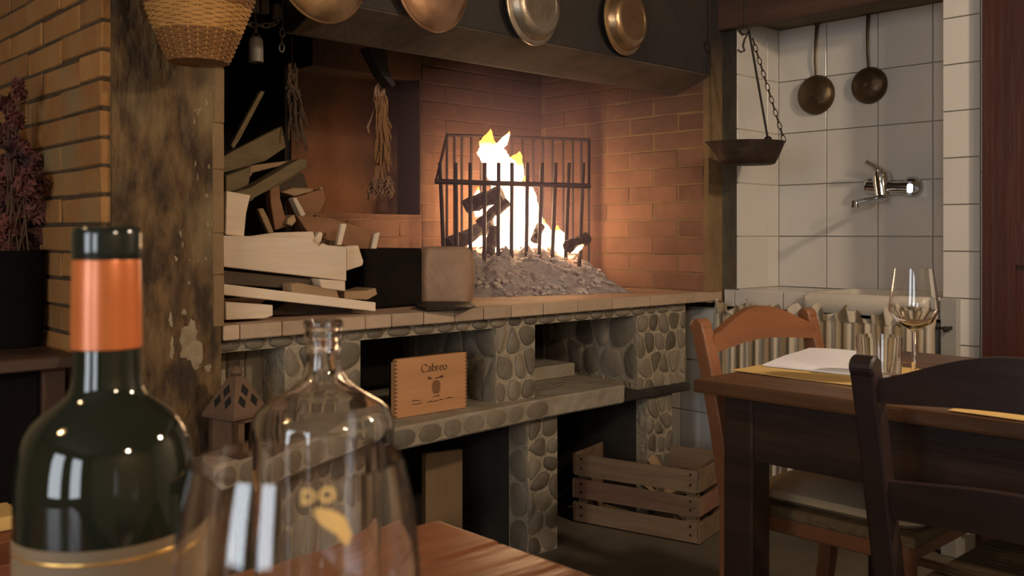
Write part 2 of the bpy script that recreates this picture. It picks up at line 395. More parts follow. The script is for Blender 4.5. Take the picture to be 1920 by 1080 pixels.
def tile_x(y0, y1, z0, z1, X, par=ew, g=0.0018, m='tile'):
    o = box('tile', (X, X+0.014, y0+g, y1-g, z0+g, z1-g), M[m], par, bevel=0.0012); return o
zr = [at(1460, y, Y=YS).z for y in (57, 155, 252, 348, 443, 541)]
zr[-1] = ZSILL
ycol = [YS] + [at(x, 300, X=AX).y for x in (1549.5, 1646, 1749)] + [PY1-0.0]
for i in range(5):
    for j in range(4):
        tile_x(ycol[j+1], ycol[j], zr[i+1], zr[i], AX)
xc = [AX, at(1438, 300, Y=YS).x, EX]
for i in range(5):
    for j in range(2):
        box('tile', (xc[j+1]+0.0018, xc[j]-0.0018, YS-0.002, YS+0.012, zr[i+1]+0.0018, zr[i]-0.0018), M['tile'], ew, bevel=0.0012)
zp = [at(1768, y, X=EX).z for y in (36, 123, 209.5, 296, 382, 468, 558)]
dz = (zp[0]-zp[-1])/6
zz = [zp[-1]+dz*k for k in range(-5, 13)]
YM = at(1838, 300, X=EX).y
for i in range(len(zz)-1):
    if zz[i] < -0.1: continue
    tile_x(YM, PY1, max(zz[i], 0.002), zz[i+1], EX)
    tile_x(PY0, YM, max(zz[i]-0.05, 0.002), zz[i+1]-0.05, EX)
for i in range(11):                           # reveal on the right side of the alcove
    z0 = ZSILL+i*0.105
    if z0 < 1.9: box('tile', (EX+0.016, AX, PY1-0.012, PY1+0.002, z0+0.0018, z0+0.1032), M['tile'], ew)
yl = YS+0.9
k = 0
while yl > PY1+0.02:                          # tiles below the sill
    y1 = max(yl-0.21, PY1)
    for q in range(4):
        z1 = 0.745-q*0.208; z0 = max(z1-0.208, 0.002)
        if z1 > 0.03: tile_x(y1, yl, z0, z1, EX)
    yl -= 0.21
for a, b in ((1357, 1378), (1378, 1469), (1469, 1560), (1560, 1651), (1651, 1766)):      # sill edge strip
    ya = min(at(a, 560, X=EX).y, 2.17); yb = at(b, 560, X=EX).y
    tile_x(max(yb, PY1), ya, 0.762, ZSILL-0.001, EX-0.004)
yy = YS
while yy > SKY+0.02:
    y1 = max(yy-0.21, SKY)
    box('tile', (EX+0.012, AX-0.002, y1+0.0018, yy-0.0018, ZSILL-0.012, ZSILL), M['tile'], ew)
    yy -= 0.21
box('alcove_ceiling', (EX+0.02, AX+0.02, PY1, YS, 1.886, 1.93), M['old_beam'], ew)
bt = tag(box('trim_1', (EX-0.03, EX+0.022, PY1-0.001, Y0+0.02, 1.846, 2.08), M['red_beam'], bevel=0.006), 'dark reddish wooden lintel beam above the sink alcove', 'beam', kind='structure')

# door at the far right
dr = thing('door_1', 'dark reddish brown wooden door at the right edge', 'door', (EX, 0.6, 0), kind='structure')
ys = at(1903, 300, X=EX-0.02).y
multi_box('door_frame', [(EX-0.035, EX+0.05, PY0-0.022, PY0-0.001, 0, 2.2), (EX-0.035, EX+0.05, 0.05, 0.10, 0, 2.2), (EX-0.035, EX+0.05, 0.05, PY0-0.001, 2.1, 2.2)], M['door'], dr)
lf = multi_box('door_leaf', [(EX-0.015, EX+0.03, ys, PY0-0.02, 0.005, 2.1), (EX-0.015, EX+0.03, 0.10, 0.20, 0.005, 2.1), (EX-0.015, EX+0.03, 0.10, ys, 1.78, 2.1), (EX-0.015, EX+0.03, 0.10, ys, 0.005, 0.2), (EX-0.015, EX+0.03, 0.10, ys, 0.95, 1.08)], M['door'], dr)
box('door_panel', (EX+0.0, EX+0.02, 0.20, ys, 0.2, 0.95), M['door'], lf)
box('door_panel', (EX+0.0, EX+0.02, 0.20, ys, 1.08, 1.78), M['door'], lf)

# ------------------------------------------------------------------ fireplace
fp = thing('fireplace', 'open stone fireplace with raised hearth, brick pillar and dark hood', 'fireplace', (2.0, 2.6, 0), kind='structure')
pil = prism('pillar', [(XPL+0.02, Y0, 0), (XPR-0.006, Y0, 0), (XPR, Y0+0.02, 0), (XPR, 3.7, 0), (XPL+0.02, 3.7, 0)], (0, 0, ZC), M['plaster_brown'], fp)
# pale edge bricks on the right corner of the pillar
z = 0.82
while z < 2.5:
    h = R.uniform(0.10, 0.16)
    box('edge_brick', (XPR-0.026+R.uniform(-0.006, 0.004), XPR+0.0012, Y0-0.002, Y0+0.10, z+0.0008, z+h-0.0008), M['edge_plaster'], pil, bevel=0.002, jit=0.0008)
    z += h
patch_m = mat('bare_plaster', (0.30,0.235,0.145), (0.20,0.145,0.078), 0.9, 22, bump=0.5)
def blot(name, cx, cy, rx, ry, n, m_, rough=0.45):
    P = []; ph = [R.uniform(0, 6.28) for _ in range(5)]
    for k in range(n):
        a = 2*math.pi*k/n
        j = 1+rough*(0.5*math.sin(2*a+ph[0])+0.4*math.sin(3*a+ph[1])+0.3*math.sin(5*a+ph[2])+0.25*math.sin(9*a+ph[3])+0.2*R.uniform(-1, 1))
        P.append(at(cx+rx*math.cos(a)*j, cy+ry*math.sin(a)*j, Y=Y0))
    return prism(name, P, (0, -0.0012, 0), m_, pil)
for args in ((358, 648, 21, 38), (322, 655, 4, 18), (320, 600, 4, 12), (390, 690, 5, 8), (345, 585, 4, 7)): blot('bare_plaster_patch', *args, 56, patch_m, 0.38)
for q in range(22):
    blot('plaster_fleck', R.uniform(330, 402), R.uniform(140, 560), R.uniform(1.2, 3.0), R.uniform(2.0, 6.0), 12, patch_m)
# brick courses on the side of the pillar
bl, bh = 0.272, 0.0655
bmesh_cache = {}
def brick_obj(name, L_, D, Hh, mt, loc, par, axis='y', jit=True):
    key = (name, round(L_, 3), round(D, 3), round(Hh, 3), mt, axis, R.randrange(3))
    if key not in bmesh_cache:
        v, f = box_vf(-D/2, D/2, -L_/2, L_/2, -Hh/2, Hh/2) if axis == 'y' else box_vf(-L_/2, L_/2, -D/2, D/2, -Hh/2, Hh/2)
        v = [tuple(c+R.uniform(-0.0022, 0.0022) for c in p) for p in v]
        o = new_obj(name, v, f, M[mt]); bevel_obj(o, 0.003)
        bmesh_cache[key] = o.data
        o.location = loc; attach(o, par); return o
    o = bpy.data.objects.new(name, bmesh_cache[key]); col.objects.link(o); o.location = loc
    attach(o, par); return o
box('mortar_bed', (XPL+0.0035, XPL+0.021, Y0+0.012, 3.0, 0, ZC), M['brick_mortar'], pil)
zc0 = at(193, 35, Y=Y0).z
row = 0
nrows = int(zc0/bh)
z = zc0-nrows*bh
row = nrows % 2
while z < 2.5:
    y = Y0+0.006
    first = True
    while y < 3.0:
        ln = bl
        if first and row % 2 == 0: ln = 0.145
        ln = min(ln, 3.0-y)
        if ln > 0.03:
            brick_obj('brick', ln-0.006, 0.03, bh-0.008, 'brick', (XPL+0.015+R.uniform(-0.002, 0.002), y+ln/2, z+bh/2+R.uniform(-0.002, 0.002)), pil)
        y += ln; first = False
    row += 1; z += bh

# right pillar + firebox walls
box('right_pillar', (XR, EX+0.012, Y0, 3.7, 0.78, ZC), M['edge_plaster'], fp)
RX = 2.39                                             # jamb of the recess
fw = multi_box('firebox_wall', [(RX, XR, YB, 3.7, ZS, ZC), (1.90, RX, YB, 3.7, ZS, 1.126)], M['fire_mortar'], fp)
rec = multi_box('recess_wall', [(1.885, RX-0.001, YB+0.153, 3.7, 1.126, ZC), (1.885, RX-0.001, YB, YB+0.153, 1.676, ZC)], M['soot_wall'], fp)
multi_box('recess_jamb_shade', [(RX-0.004, RX+0.001, YB, YB+0.153, 1.127, 1.676)], M['jamb'], fp)  # dark sheet; colour paints shade on the side turned from the fire
multi_box('soot_void', [(XPR, 1.90, 3.62, 3.7, ZS, ZC), (1.86, 1.90, YB+0.16, 3.62, ZS, ZC), (XPR, XPR+0.01, Y0+0.2, 3.62, ZS, ZC)], M['soot_hole_black'], fp)
box('chimney_back', (XPR, XR, Y0+0.16, 3.7, ZC-0.02, ZC-0.001), M['soot_hole_black'], fp)
# firebrick courses: right wall and back wall
fh = 0.0705
def course_y(X, ya, yb, z0, z1):
    z = z0; row = 0
    while z < z1:
        y = ya - (0.125 if row % 2 else 0.0)
        while y < yb:
            a, b = max(y, ya), min(y+0.25, yb)
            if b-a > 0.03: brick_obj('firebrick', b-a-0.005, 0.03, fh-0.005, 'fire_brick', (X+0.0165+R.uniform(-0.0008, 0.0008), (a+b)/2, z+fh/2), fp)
            y += 0.25
        z += fh; row += 1
course_y(XR-0.004, Y0+0.02, YB, ZS, 1.88)
def course_x(Y, xa, xb, z0, z1):
    z = z0; row = 0
    while z < z1-0.01:
        x = xa - (0.125 if row % 2 else 0.0)
        hh = min(fh, z1-z)
        while x < xb:
            a, b = max(x, xa), min(x+0.25, xb)
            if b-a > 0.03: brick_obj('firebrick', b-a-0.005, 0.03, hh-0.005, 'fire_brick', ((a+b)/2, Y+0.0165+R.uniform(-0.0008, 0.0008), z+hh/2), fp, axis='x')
            x += 0.25
        z += fh; row += 1
course_x(YB-0.004, RX+0.002, XR-0.004, ZS, 1.88)
course_x(YB-0.004, 1.905, RX, ZS, 1.126)

# hood
hz0, hz1 = 1.666, 1.606
HX = at(548, 60, Y=2.33).x
prism('hood', [(HX, Y0-0.01, ZC-0.02), (HX, Y0-0.01, hz0), (HX, 2.33, hz1), (HX, 2.37, hz1), (HX, 2.37, ZC-0.02)], (XR-HX, 0, 0), M['hood'], fp)
prism('hood_lit_sheet', [(HX, Y0-0.008, hz0-0.001), (HX, 2.33, hz1-0.001), (HX, 2.33, hz1-0.006), (HX, Y0-0.008, hz0-0.006)], (XR-HX-0.002, 0, 0), M['hood_under_lit'], fp)  # added lighter sheet; its brown paints firelight on the hood's underside
box('hood_trim', (1.9, 2.95, 2.325, 2.335, hz1-0.004, hz1+0.004), M['rust_iron'], fp)

# hearth top
slab = box('hearth_slab', (XPR-0.02, XR+0.0, Y0+0.03, 3.62, 0.786, ZS-0.001), M['slab'], fp)
xs = [XPR-0.0] + [at(x, 600, Y=Y0).x for x in (451, 530, 605, 686, 736, 796, 854, 908, 960, 1020, 1085, 1150, 1220, 1290)] + [EX-0.001]
for a, b in zip(xs[:-1], xs[1:]):
    box('edge_tile', (a+0.0012, b-0.0012, Y0+R.uniform(-0.0015, 0.0015), Y0+0.07, 0.785, ZS+R.uniform(-0.0003, 0.0006)), M['slab_tile'], slab, bevel=0.003)

# stone substructure
X1a, X1b = at(690, 700, Y=Y0).x, at(945, 700, Y=Y0).x          # opening with the wine box
X2a, X2b = at(1018, 700, Y=Y0).x, at(1210, 660, Y=Y0).x        # second opening
X3 = at(1300, 650, Y=Y0).x
ZSH, ZSB, ZL = 0.516, 0.452, 0.752
ys0 = Y0+0.025
nx0, nx1 = XPR, at(548, 670, Y=Y0).x                            # small niche by the pillar
core = multi_box('mortar_core', [(XPR, X3, ys0+0.012, 2.70, ZL, 0.786), (nx1, X1a, ys0+0.012, 2.70, ZSH, ZL), (nx0, nx1, ys0+0.13, 2.70, ZSH, ZL), (X1b, X2a, ys0+0.012, 2.70, ZSH, ZL),
                 (X2b, X3, ys0+0.012, 2.70, ZSB, ZL)], M['mortar'], fp)
LX0, LX1 = XPR+0.10, at(767, 900, Y=Y0).x
MX0, MX1 = at(1005, 900, Y=Y0).x, at(1060, 900, Y=Y0).x
QX0, QX1 = at(1228, 800, Y=Y0).x, at(1275, 800, Y=Y0).x
multi_box('pier_core', [(LX0, LX1, ys0+0.012, 2.70, 0, ZSB), (MX0, MX1, ys0+0.012, 2.70, 0, ZSB), (QX0, QX1, ys0+0.012, 2.70, 0, ZSB)], M['mortar'], core)
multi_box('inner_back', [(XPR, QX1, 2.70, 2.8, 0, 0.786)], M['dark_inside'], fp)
sh = prism('stone_shelf', [(XPR-0.13, Y0-0.16, ZSB), (1.45, Y0-0.07, ZSB), (2.2, Y0-0.006, ZSB), (2.58, Y0-0.004, ZSB), (2.64, Y0+0.05, ZSB), (2.66, 2.70, ZSB), (XPR+0.002, 2.70, ZSB), (XPR+0.002, Y0-0.002, ZSB), (XPR-0.13, Y0-0.002, ZSB)], (0, 0, ZSH-ZSB), M['shelf_stone'], fp, bevel=0.006)
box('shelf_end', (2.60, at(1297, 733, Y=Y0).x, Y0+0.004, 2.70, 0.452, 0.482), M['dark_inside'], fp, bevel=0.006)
box('rear_step', (X2a+0.002, X2b-0.09, 2.44, 2.69, ZSH, 0.566), M['shelf_stone'], fp, bevel=0.005)

def clip(poly, nx, ny, d):
    out = []
    for i in range(len(poly)):
        a, b = poly[i], poly[(i+1) % len(poly)]
        da, db = a[0]*nx+a[1]*ny-d, b[0]*nx+b[1]*ny-d
        if da <= 0: out.append(a)
        if (da < 0 < db) or (db < 0 < da):
            s = da/(da-db); out.append((a[0]+(b[0]-a[0])*s, a[1]+(b[1]-a[1])*s))
    return out
def stones(o, u, v, n, W_, H_, size, par, aspect=1.4, gap=0.0055, hgt=0.008):
    """river stones set in a rectangular face: origin o, axes u (width) and v (height), outward normal n"""
    o, u, v, n = Vector(o), Vector(u), Vector(v), Vector(n)
    nu = max(1, round(W_/size)); nv = max(1, round(H_/(size*aspect)))
    pts = []
    for j in range(nv):
        for i in range(nu):
            pts.append(((i+0.5+(0.25 if j % 2 else -0.25)*(nu > 1)+R.uniform(-0.28, 0.28))/nu*W_, (j+0.5+R.uniform(-0.26, 0.26))/nv*H_))
    for i, p in enumerate(pts):
        poly = [(0.002, 0.002), (W_-0.002, 0.002), (W_-0.002, H_-0.002), (0.002, H_-0.002)]
        for j, q in enumerate(pts):
            if i == j: continue
            dx, dy = q[0]-p[0], q[1]-p[1]; l = math.hypot(dx, dy)
            if l > size*4 or l < 1e-5: continue
            dx /= l; dy /= l
            poly = clip(poly, dx, dy, p[0]*dx+p[1]*dy+l/2-gap*R.uniform(0.6, 1.5))
            if len(poly) < 3: break
        if len(poly) < 3: continue
        for it in range(2):
            q = []
            for k in range(len(poly)):
                a, b = poly[k], poly[(k+1) % len(poly)]
                q.append((a[0]*0.76+b[0]*0.24, a[1]*0.76+b[1]*0.24)); q.append((a[0]*0.24+b[0]*0.76, a[1]*0.24+b[1]*0.76))
            poly = q
        # drop short edges
        pp = [poly[0]]
        for c in poly[1:]:
            if math.hypot(c[0]-pp[-1][0], c[1]-pp[-1][1]) > size*0.11: pp.append(c)
        poly = pp
        m_ = len(poly)
        if m_ < 4: continue
        cx = sum(c[0] for c in poly)/m_; cy = sum(c[1] for c in poly)/m_
        hh = hgt*R.uniform(0.7, 1.25)
        V = [o+u*c[0]+v*c[1]-n*0.006 for c in poly]
        V += [o+u*(c[0]*0.97+cx*0.03)+v*(c[1]*0.97+cy*0.03)+n*hh*0.5 for c in poly]
        V += [o+u*(c[0]*0.72+cx*0.28)+v*(c[1]*0.72+cy*0.28)+n*hh*0.95 for c in poly]
        V.append(o+u*cx+v*cy+n*hh)
        Fc = []
        for a in range(2):
            for k in range(m_): Fc.append((a*m_+k, a*m_+(k+1) % m_, (a+1)*m_+(k+1) % m_, (a+1)*m_+k))
        for k in range(m_): Fc.append((2*m_+k, 2*m_+(k+1) % m_, 3*m_))
        new_obj('river_stone', V, Fc, M['stone'], par, smooth=True)
EXu, EYu, EZu = (1, 0, 0), (0, 1, 0), (0, 0, 1)
fy = ys0+0.012
stones((XPR, fy, ZL), EXu, EZu, (0, -1, 0), X3-XPR, 0.785-ZL, 0.075, core, 0.45)
stones((nx1, fy, ZSH), EXu, EZu, (0, -1, 0), X1a-nx1, ZL-ZSH, 0.065, core)
stones((nx0, fy+0.118, ZSH), EXu, EZu, (0, -1, 0), nx1-nx0, ZL-ZSH, 0.07, core)
stones((X1b, fy, ZSH), EXu, EZu, (0, -1, 0), X2a-X1b, ZL-ZSH, 0.062, core)
stones((X1b, fy, ZSH), EYu, EZu, (-1, 0, 0), 0.47, ZL-ZSH, 0.085, core)
stones((X2b, fy, ZSB), EXu, EZu, (0, -1, 0), X3-X2b, ZL-ZSB, 0.056, core)
stones((X2b, fy, ZSH), EYu, EZu, (-1, 0, 0), 0.47, ZL-ZSH, 0.09, core)
stones((LX0, fy, 0.0), EXu, EZu, (0, -1, 0), LX1-LX0, ZSB, 0.07, core)
stones((MX0, fy, 0.0), EXu, EZu, (0, -1, 0), MX1-MX0, ZSB, 0.055, core, 1.2)
multi_box('soot_shade_lining', [(MX0-0.004, MX0+0.001, fy+0.09, 2.70, 0, ZSB), (QX0-0.004, QX0+0.001, fy+0.05, 2.70, 0, ZSB)], M['dark_inside'], fp)  # added dark sheets: soot and the openings' shade put into their colour
stones((MX0, fy, 0.0), EYu, EZu, (-1, 0, 0), 0.085, ZSB, 0.075, core)
stones((QX0, fy, 0.0), EXu, EZu, (0, -1, 0), QX1-QX0, ZSB, 0.055, core)
SHP = [(XPR-0.13, Y0-0.16), (1.45, Y0-0.07), (2.2, Y0-0.006), (2.58, Y0-0.004)]
for (xa, ya), (xb, yb) in zip(SHP[:-1], SHP[1:]):
    ln = math.hypot(xb-xa, yb-ya); u_ = ((xb-xa)/ln, (yb-ya)/ln, 0)
    if xb < 2.3: stones((xa, ya, ZSB+0.006), u_, EZu, (u_[1], -u_[0], 0), ln, ZSH-ZSB-0.012, 0.10, sh, 0.6, hgt=0.004)

# ------------------------------------------------------------------ fire
ta, tb = 3.60, 3.80                         # distance of the two ends of the front rail
def tf(x): return ta+(tb-ta)*(x-820)/285.0
def trk(x): return 3.86+(4.06-3.86)*(x-838)/267.0
fb = thing('fire_basket', 'black iron fire basket with upright bars around the burning logs', 'fire basket', tuple(at(962, 560, t=3.8).xy)+(ZS,))
FR = [(825,832),(855,856),(882,882),(909,908),(935,934),(960,959),(989,987),(1016,1011),(1042,1036),(1067,1061),(1094,1087)]
for xt, xb in FR:
    p1 = at(xt, 305, t=tf(xt)); p0 = at(xb, 475, t=tf(xb)); d = (p0-p1)
    k = (ZS+0.002-p1.z)/d.z
    tube('bar', [p1, p1+d*k], [0.0075, 0.0082], M['iron'], fb, 8)
tube('rail', [at(816, 340, t=tf(816)), at(1106, 349, t=tf(1106))], 0.0105, M['iron'], fb, 8)
bx_ = [838, 852, 866, 884, 902, 921, 940, 960, 980, 1000, 1018, 1036, 1056, 1074, 1090, 1104]
for x in bx_:
    yt = 252+(x-838)*0.036
    p1 = at(x, yt, t=trk(x)); tube('rear_bar', [p1, (p1.x, p1.y, ZS+0.002)], 0.0055, M['iron'], fb, 6)
tube('rail', [at(836, 253, t=trk(836)), at(1106, 262, t=trk(1106))], 0.0065, M['iron'], fb, 8)
tube('side_rail', [at(818, 340, t=tf(818)), at(838, 253, t=trk(838))], 0.006, M['iron'], fb, 6)
tube('side_rail', [at(1104, 349, t=tf(1104)), at(1105, 262, t=trk(1105))], 0.006, M['iron'], fb, 6)

def flame_mat():
    m = bpy.data.materials.new('flame'); m.use_nodes = True
    nt = m.node_tree; nt.nodes.clear(); N = nt.nodes; L = nt.links
    tc = N.new('ShaderNodeTexCoord'); sx = N.new('ShaderNodeSeparateXYZ'); L.new(tc.outputs['Generated'], sx.inputs[0])
    no = N.new('ShaderNodeTexNoise'); no.inputs['Scale'].default_value = 9; L.new(tc.outputs['Object'], no.inputs['Vector'])
    ad = N.new('ShaderNodeMath'); ad.operation = 'MULTIPLY_ADD'; ad.inputs[1].default_value = 0.20
    L.new(no.outputs['Fac'], ad.inputs[0]); L.new(sx.outputs[2], ad.inputs[2])
    rp = N.new('ShaderNodeValToRGB'); e = rp.color_ramp.elements
    e[0].position = 0.0; e[0].color = (0.30, 0.085, 0.022, 1)
    e[1].position = 1.0; e[1].color = (0.16, 0.050, 0.008, 1)
    q = rp.color_ramp.elements.new(0.22); q.color = (1.0, 0.60, 0.32, 1)
    q = rp.color_ramp.elements.new(0.72); q.color = (1.0, 0.62, 0.33, 1)
    L.new(ad.outputs[0], rp.inputs['Fac'])
    em = N.new('ShaderNodeEmission'); em.inputs[1].default_value = FIRE
    L.new(rp.outputs['Color'], em.inputs[0])
    o = N.new('ShaderNodeOutputMaterial'); L.new(em.outputs[0], o.inputs[0])
    return m
FM = flame_mat()
fl = thing('fire', 'bright white and orange flames burning inside the iron basket', 'fire', tuple(at(962, 560, t=3.84).xy)+(ZS+0.10,))
def tongue(pts, t, name='flame_tongue', flat=0.55, n=14):
    V, Fc = [], []
    right = Vector((cC, -cS, 0)); fwd = Vector((cS, cC, 0))
    # resample
    P = []
    for (a, b) in zip(pts[:-1], pts[1:]):
        for q in range(4):
            s = q/4.0; P.append(tuple(a[i]+(b[i]-a[i])*s for i in range(3)))
    P.append(pts[-1])
    for i, (x, y, wv) in enumerate(P):
        c = at(x, y, t=t); r = wv*t/F
        for k in range(n):
            a = 2*math.pi*k/n
            j = 1+0.13*math.sin(3*a+i*0.9)+0.10*math.sin(5*a-i*1.7)+R.uniform(-0.05, 0.05)
            V.append(c+right*math.cos(a)*r*j+fwd*math.sin(a)*r*j*flat+Vector((0, 0, 0.004*math.sin(2*a+i))))
    m_ = len(P)
    for i in range(m_-1):
        for k in range(n): Fc.append((i*n+k, i*n+(k+1) % n, (i+1)*n+(k+1) % n, (i+1)*n+k))
    Fc.append(tuple(range(n))); Fc.append(tuple((m_-1)*n+k for k in range(n)))
    return new_obj(name, V, Fc, FM, fl, smooth=True)
tongue([(948,478,30),(947,450,34),(950,415,33),(951,380,30),(948,350,27),(944,322,28),(934,302,30),(922,283,25),(914,267,14),(920,244,2)], 3.84)
tongue([(960,478,22),(965,440,26),(966,400,26),(962,350,20),(962,312,18),(968,297,12),(974,286,3)], 3.90)
tongue([(985,478,26),(998,450,25),(998,420,20),(994,385,16),(990,355,10),(985,330,2)], 3.83)
tongue([(900,405,8),(896,388,13),(895,374,10),(897,352,1.5)], 3.90)
tongue([(1052,480,10),(1056,462,17),(1048,444,13),(1045,424,2)], 3.80)
tongue([(1078,474,6),(1082,466,8),(1094,459,1.5)], 3.76)
tongue([(890,462,13),(898,452,15),(895,436,3)], 3.80)
tongue([(934,282,8),(942,268,10),(948,259,6),(955,248,1.5)], 3.86)
tongue([(1022,478,16),(1024,455,18),(1020,432,12),(1019,412,2)], 3.87)
tongue([(925,474,14),(918,445,15),(912,420,13),(918,396,9),(922,380,2)], 3.92)
for (x, y, s) in ((905,470,7),(930,478,8),(1000,482,9),(968,484,7),(1030,484,7),(1070,482,6)):
    p = at(x, y, t=3.78)
    V, Fc = lathe_vf([(0.0005,-0.8),(0.7,-0.5),(1.0,0.0),(0.75,0.55),(0.0005,0.8)], 7)
    V = [(p.x+v[0]*s*0.0022*R.uniform(0.7,1.2), p.y+v[1]*s*0.0022, p.z+v[2]*s*0.0018*R.uniform(0.7,1.2)) for v in V]
    new_obj('ember', V, Fc, MATS.setdefault('ember', emit_mat('ember', (1.0, 0.22, 0.10), 5.0)), fl)

def log(name, a, b, r, label, n=9, m='char'):
    pts = []; rad = []
    for k in range(7):
        s = k/6; p = a.lerp(b, s); pts.append(p+Vector((R.uniform(-1,1), R.uniform(-1,1), R.uniform(-1,1)))*r*0.14); rad.append(r*R.uniform(0.85, 1.12))
    o = tube(name, pts, rad, M[m], None, n, center=True, smooth=False)
    return tag(o, label, 'log', 'burning logs in the basket')
log('charred_log', at(838,462,t=3.66), at(925,418,t=3.86), 0.030, 'long charred log sticking out left through the bars')
log('charred_log', at(872,388,t=3.80), at(942,362,t=3.76), 0.032, 'split charred log high in the flames on the left')
log('charred_log', at(898,420,t=3.74), at(950,378,t=3.78), 0.022, 'thin blackened stick leaning across the left flames')
log('charred_log', at(1003,452,t=3.75), at(1012,425,t=3.80), 0.020, 'short dark stump in the middle of the right flames')
log('charred_log', at(1066,462,t=3.74), at(1098,448,t=3.86), 0.024, 'small charred log at the right end of the basket')
log('charred_log', at(915,478,t=3.72), at(928,430,t=3.78), 0.024, 'dark upright log below the left flames')

# thin smoke added in the firebox; violet tint paints the glow around the flames
sm = bpy.data.materials.new('smoke'); sm.use_nodes = True
nt = sm.node_tree; nt.nodes.clear(); vs = nt.nodes.new('ShaderNodeVolumeScatter'); vo = nt.nodes.new('ShaderNodeOutputMaterial')
vs.inputs['Color'].default_value = (0.86, 0.64, 1.0, 1); vs.inputs['Density'].default_value = 0.20; vs.inputs['Anisotropy'].default_value = 0.2
nt.links.new(vs.outputs[0], vo.inputs['Volume'])
tag(box('smoke_glow', (1.95, XR-0.012, Y0+0.03, YB-0.012, ZS+0.004, 1.60), sm), 'thin violet smoke haze added for the glow around the fire', 'smoke', kind='stuff')

# ash mound
cA = at(972, 560, t=3.78); cA.z = 0
ra = math.radians(24)
da = Vector((cC*math.cos(ra)+cS*math.sin(ra), -cS*math.cos(ra)+cC*math.sin(ra), 0)); ea = Vector((da.y, -da.x, 0))    # along the basket / towards the room
V, Fc = [], []
NA, NB = 90, 60
from mathutils import noise as mnoise
def ash_h(a, b):
    prof = max(0.0, min(1.0, (0.30-b)/0.27)); prof = prof*prof*(3-2*prof)*0.5+prof*0.5
    if b < -0.12: prof *= max(0.0, 1-(-0.12-b)/0.16)
    side = max(0.0, 1-abs(a/0.375)**3.0)
    nz = mnoise.fractal(Vector((a*16, b*16, 3.1)), 0.8, 2.0, 5)
    return 0.160*prof*side**0.7*(1+0.16*nz)+0.016*nz*min(1, prof*4)*min(1, side*3)
for j in range(NB+1):
    for i in range(NA+1):
        a = -0.44+0.88*i/NA; b = -0.27+0.58*j/NB
        p = cA+da*a+ea*b
        p.x = min(p.x, XR-0.006); p.y = min(p.y, YB-0.006)
        V.append((p.x, p.y, ZS+max(-0.004, ash_h(a, b)-0.003)))
for j in range(NB):
    for i in range(NA):
        Fc.append((j*(NA+1)+i, j*(NA+1)+i+1, (j+1)*(NA+1)+i+1, (j+1)*(NA+1)+i))
am = new_obj('ash_mound', V, Fc, M['ash'], None, smooth=True)
tag(am, 'heap of grey wood ash spilling out below the fire', 'ash', kind='stuff')
V, Fc = [], []
for q in range(420):
    a = R.uniform(-0.36, 0.37); b = R.uniform(-0.02, 0.30)
    side = 1-abs(a/0.375)**3
    if b > 0.30*side+0.02: continue
    p = cA+da*a+ea*b
    if p.x > XR-0.04: continue
    s = R.uniform(0.003, 0.013)*(1.25 if b > 0.2 else 1)
    v, f = lathe_vf([(0.0005,-0.7),(0.75,-0.5),(1.0,0.0),(0.7,0.55),(0.0005,0.75)], 6)
    k = len(V); z0 = ZS+max(0, ash_h(a, b))
    rot = Matrix.Rotation(R.uniform(0, 6), 3, 'Z') @ Matrix.Rotation(R.uniform(-0.6, 0.6), 3, 'X')
    for c in v:
        c = rot @ Vector((c[0]*s*R.uniform(0.7, 1.35), c[1]*s*R.uniform(0.7, 1.2), c[2]*s*0.8)); V.append((p.x+c.x, p.y+c.y, z0+c.z+s*0.25))
    Fc += [tuple(i+k for i in t_) for t_ in f]
tag(new_obj('ash_lumps', V, Fc, M['ash_lump']), 'crumbled pale ash and cinder lumps on the ash heap', 'ash', kind='stuff')

# ------------------------------------------------------------------ things on the hearth
g = 'wood stacked on the hearth'
board('wood_block', [(423,566),(512,572),(512,592),(498,597),(424,600)], 2.24, 0.16, M['pale_wood'], 'short pale wood block at the bottom left of the woodpile')
board('long_plank', [(400,530),(705,567),(705,584),(400,551)], [2.25,2.22,2.22,2.25], 0.09, M['pale_wood'], 'long pale plank lying slanted low across the woodpile front')
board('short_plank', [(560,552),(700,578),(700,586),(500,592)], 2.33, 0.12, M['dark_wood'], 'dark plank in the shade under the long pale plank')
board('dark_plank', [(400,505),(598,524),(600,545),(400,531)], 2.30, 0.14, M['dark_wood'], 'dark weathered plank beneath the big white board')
board('splintered_wood', [(546,533),(560,530),(632,545),(637,560),(622,566),(600,558),(570,556),(548,550)], 2.245, 0.05, M['tan_wood'], 'splintered tan wood scrap resting on the long pale plank')
board('wood_block', [(598,523),(648,527),(648,546),(604,541)], 2.26, 0.10, M['pale_wood'], 'small pale block wedged under the right end of the white board')
board('wood_block', [(646,546),(688,545),(705,540),(708,552),(690,562),(646,561)], 2.30, 0.10, M['tan_wood'], 'short tan block at the right foot of the woodpile')
board('white_board', [(400,441),(585,446),(590,455),(600,462),(606,456),(616,460),(650,463),(650,527),(400,498)], [2.28]*9, 0.022, M['pale_wood'], 'wide white board with a torn upper edge facing the room')
board('white_board', [(440,447),(520,436),(588,434),(592,452),(586,470),(440,470)], 2.33, 0.02, M['pale_wood'], 'second white board just behind the wide white board')
board('wood_scrap', [(590,452),(600,434),(606,437),(603,452),(592,464)], 2.32, 0.03, M['pale_wood'], 'small torn white splinter above the wide white board')
board('wood_scrap', [(650,462),(672,460),(682,490),(680,498),(650,508)], 2.33, 0.04, M['pale_wood'], 'pale pointed offcut poking out right of the wide white board')
board('wood_scrap', [(678,482),(700,474),(708,476),(704,486),(684,490)], 2.42, 0.05, M['pale_wood'], 'small pale offcut under the brown board end')
board('brown_board', [(556,404),(620,408),(712,436),(702,477),(640,462),(580,440)], [2.45,2.45,2.42,2.42,2.44,2.45], 0.03, M['brown_board'], 'reddish brown board lying on edge behind the white boards')
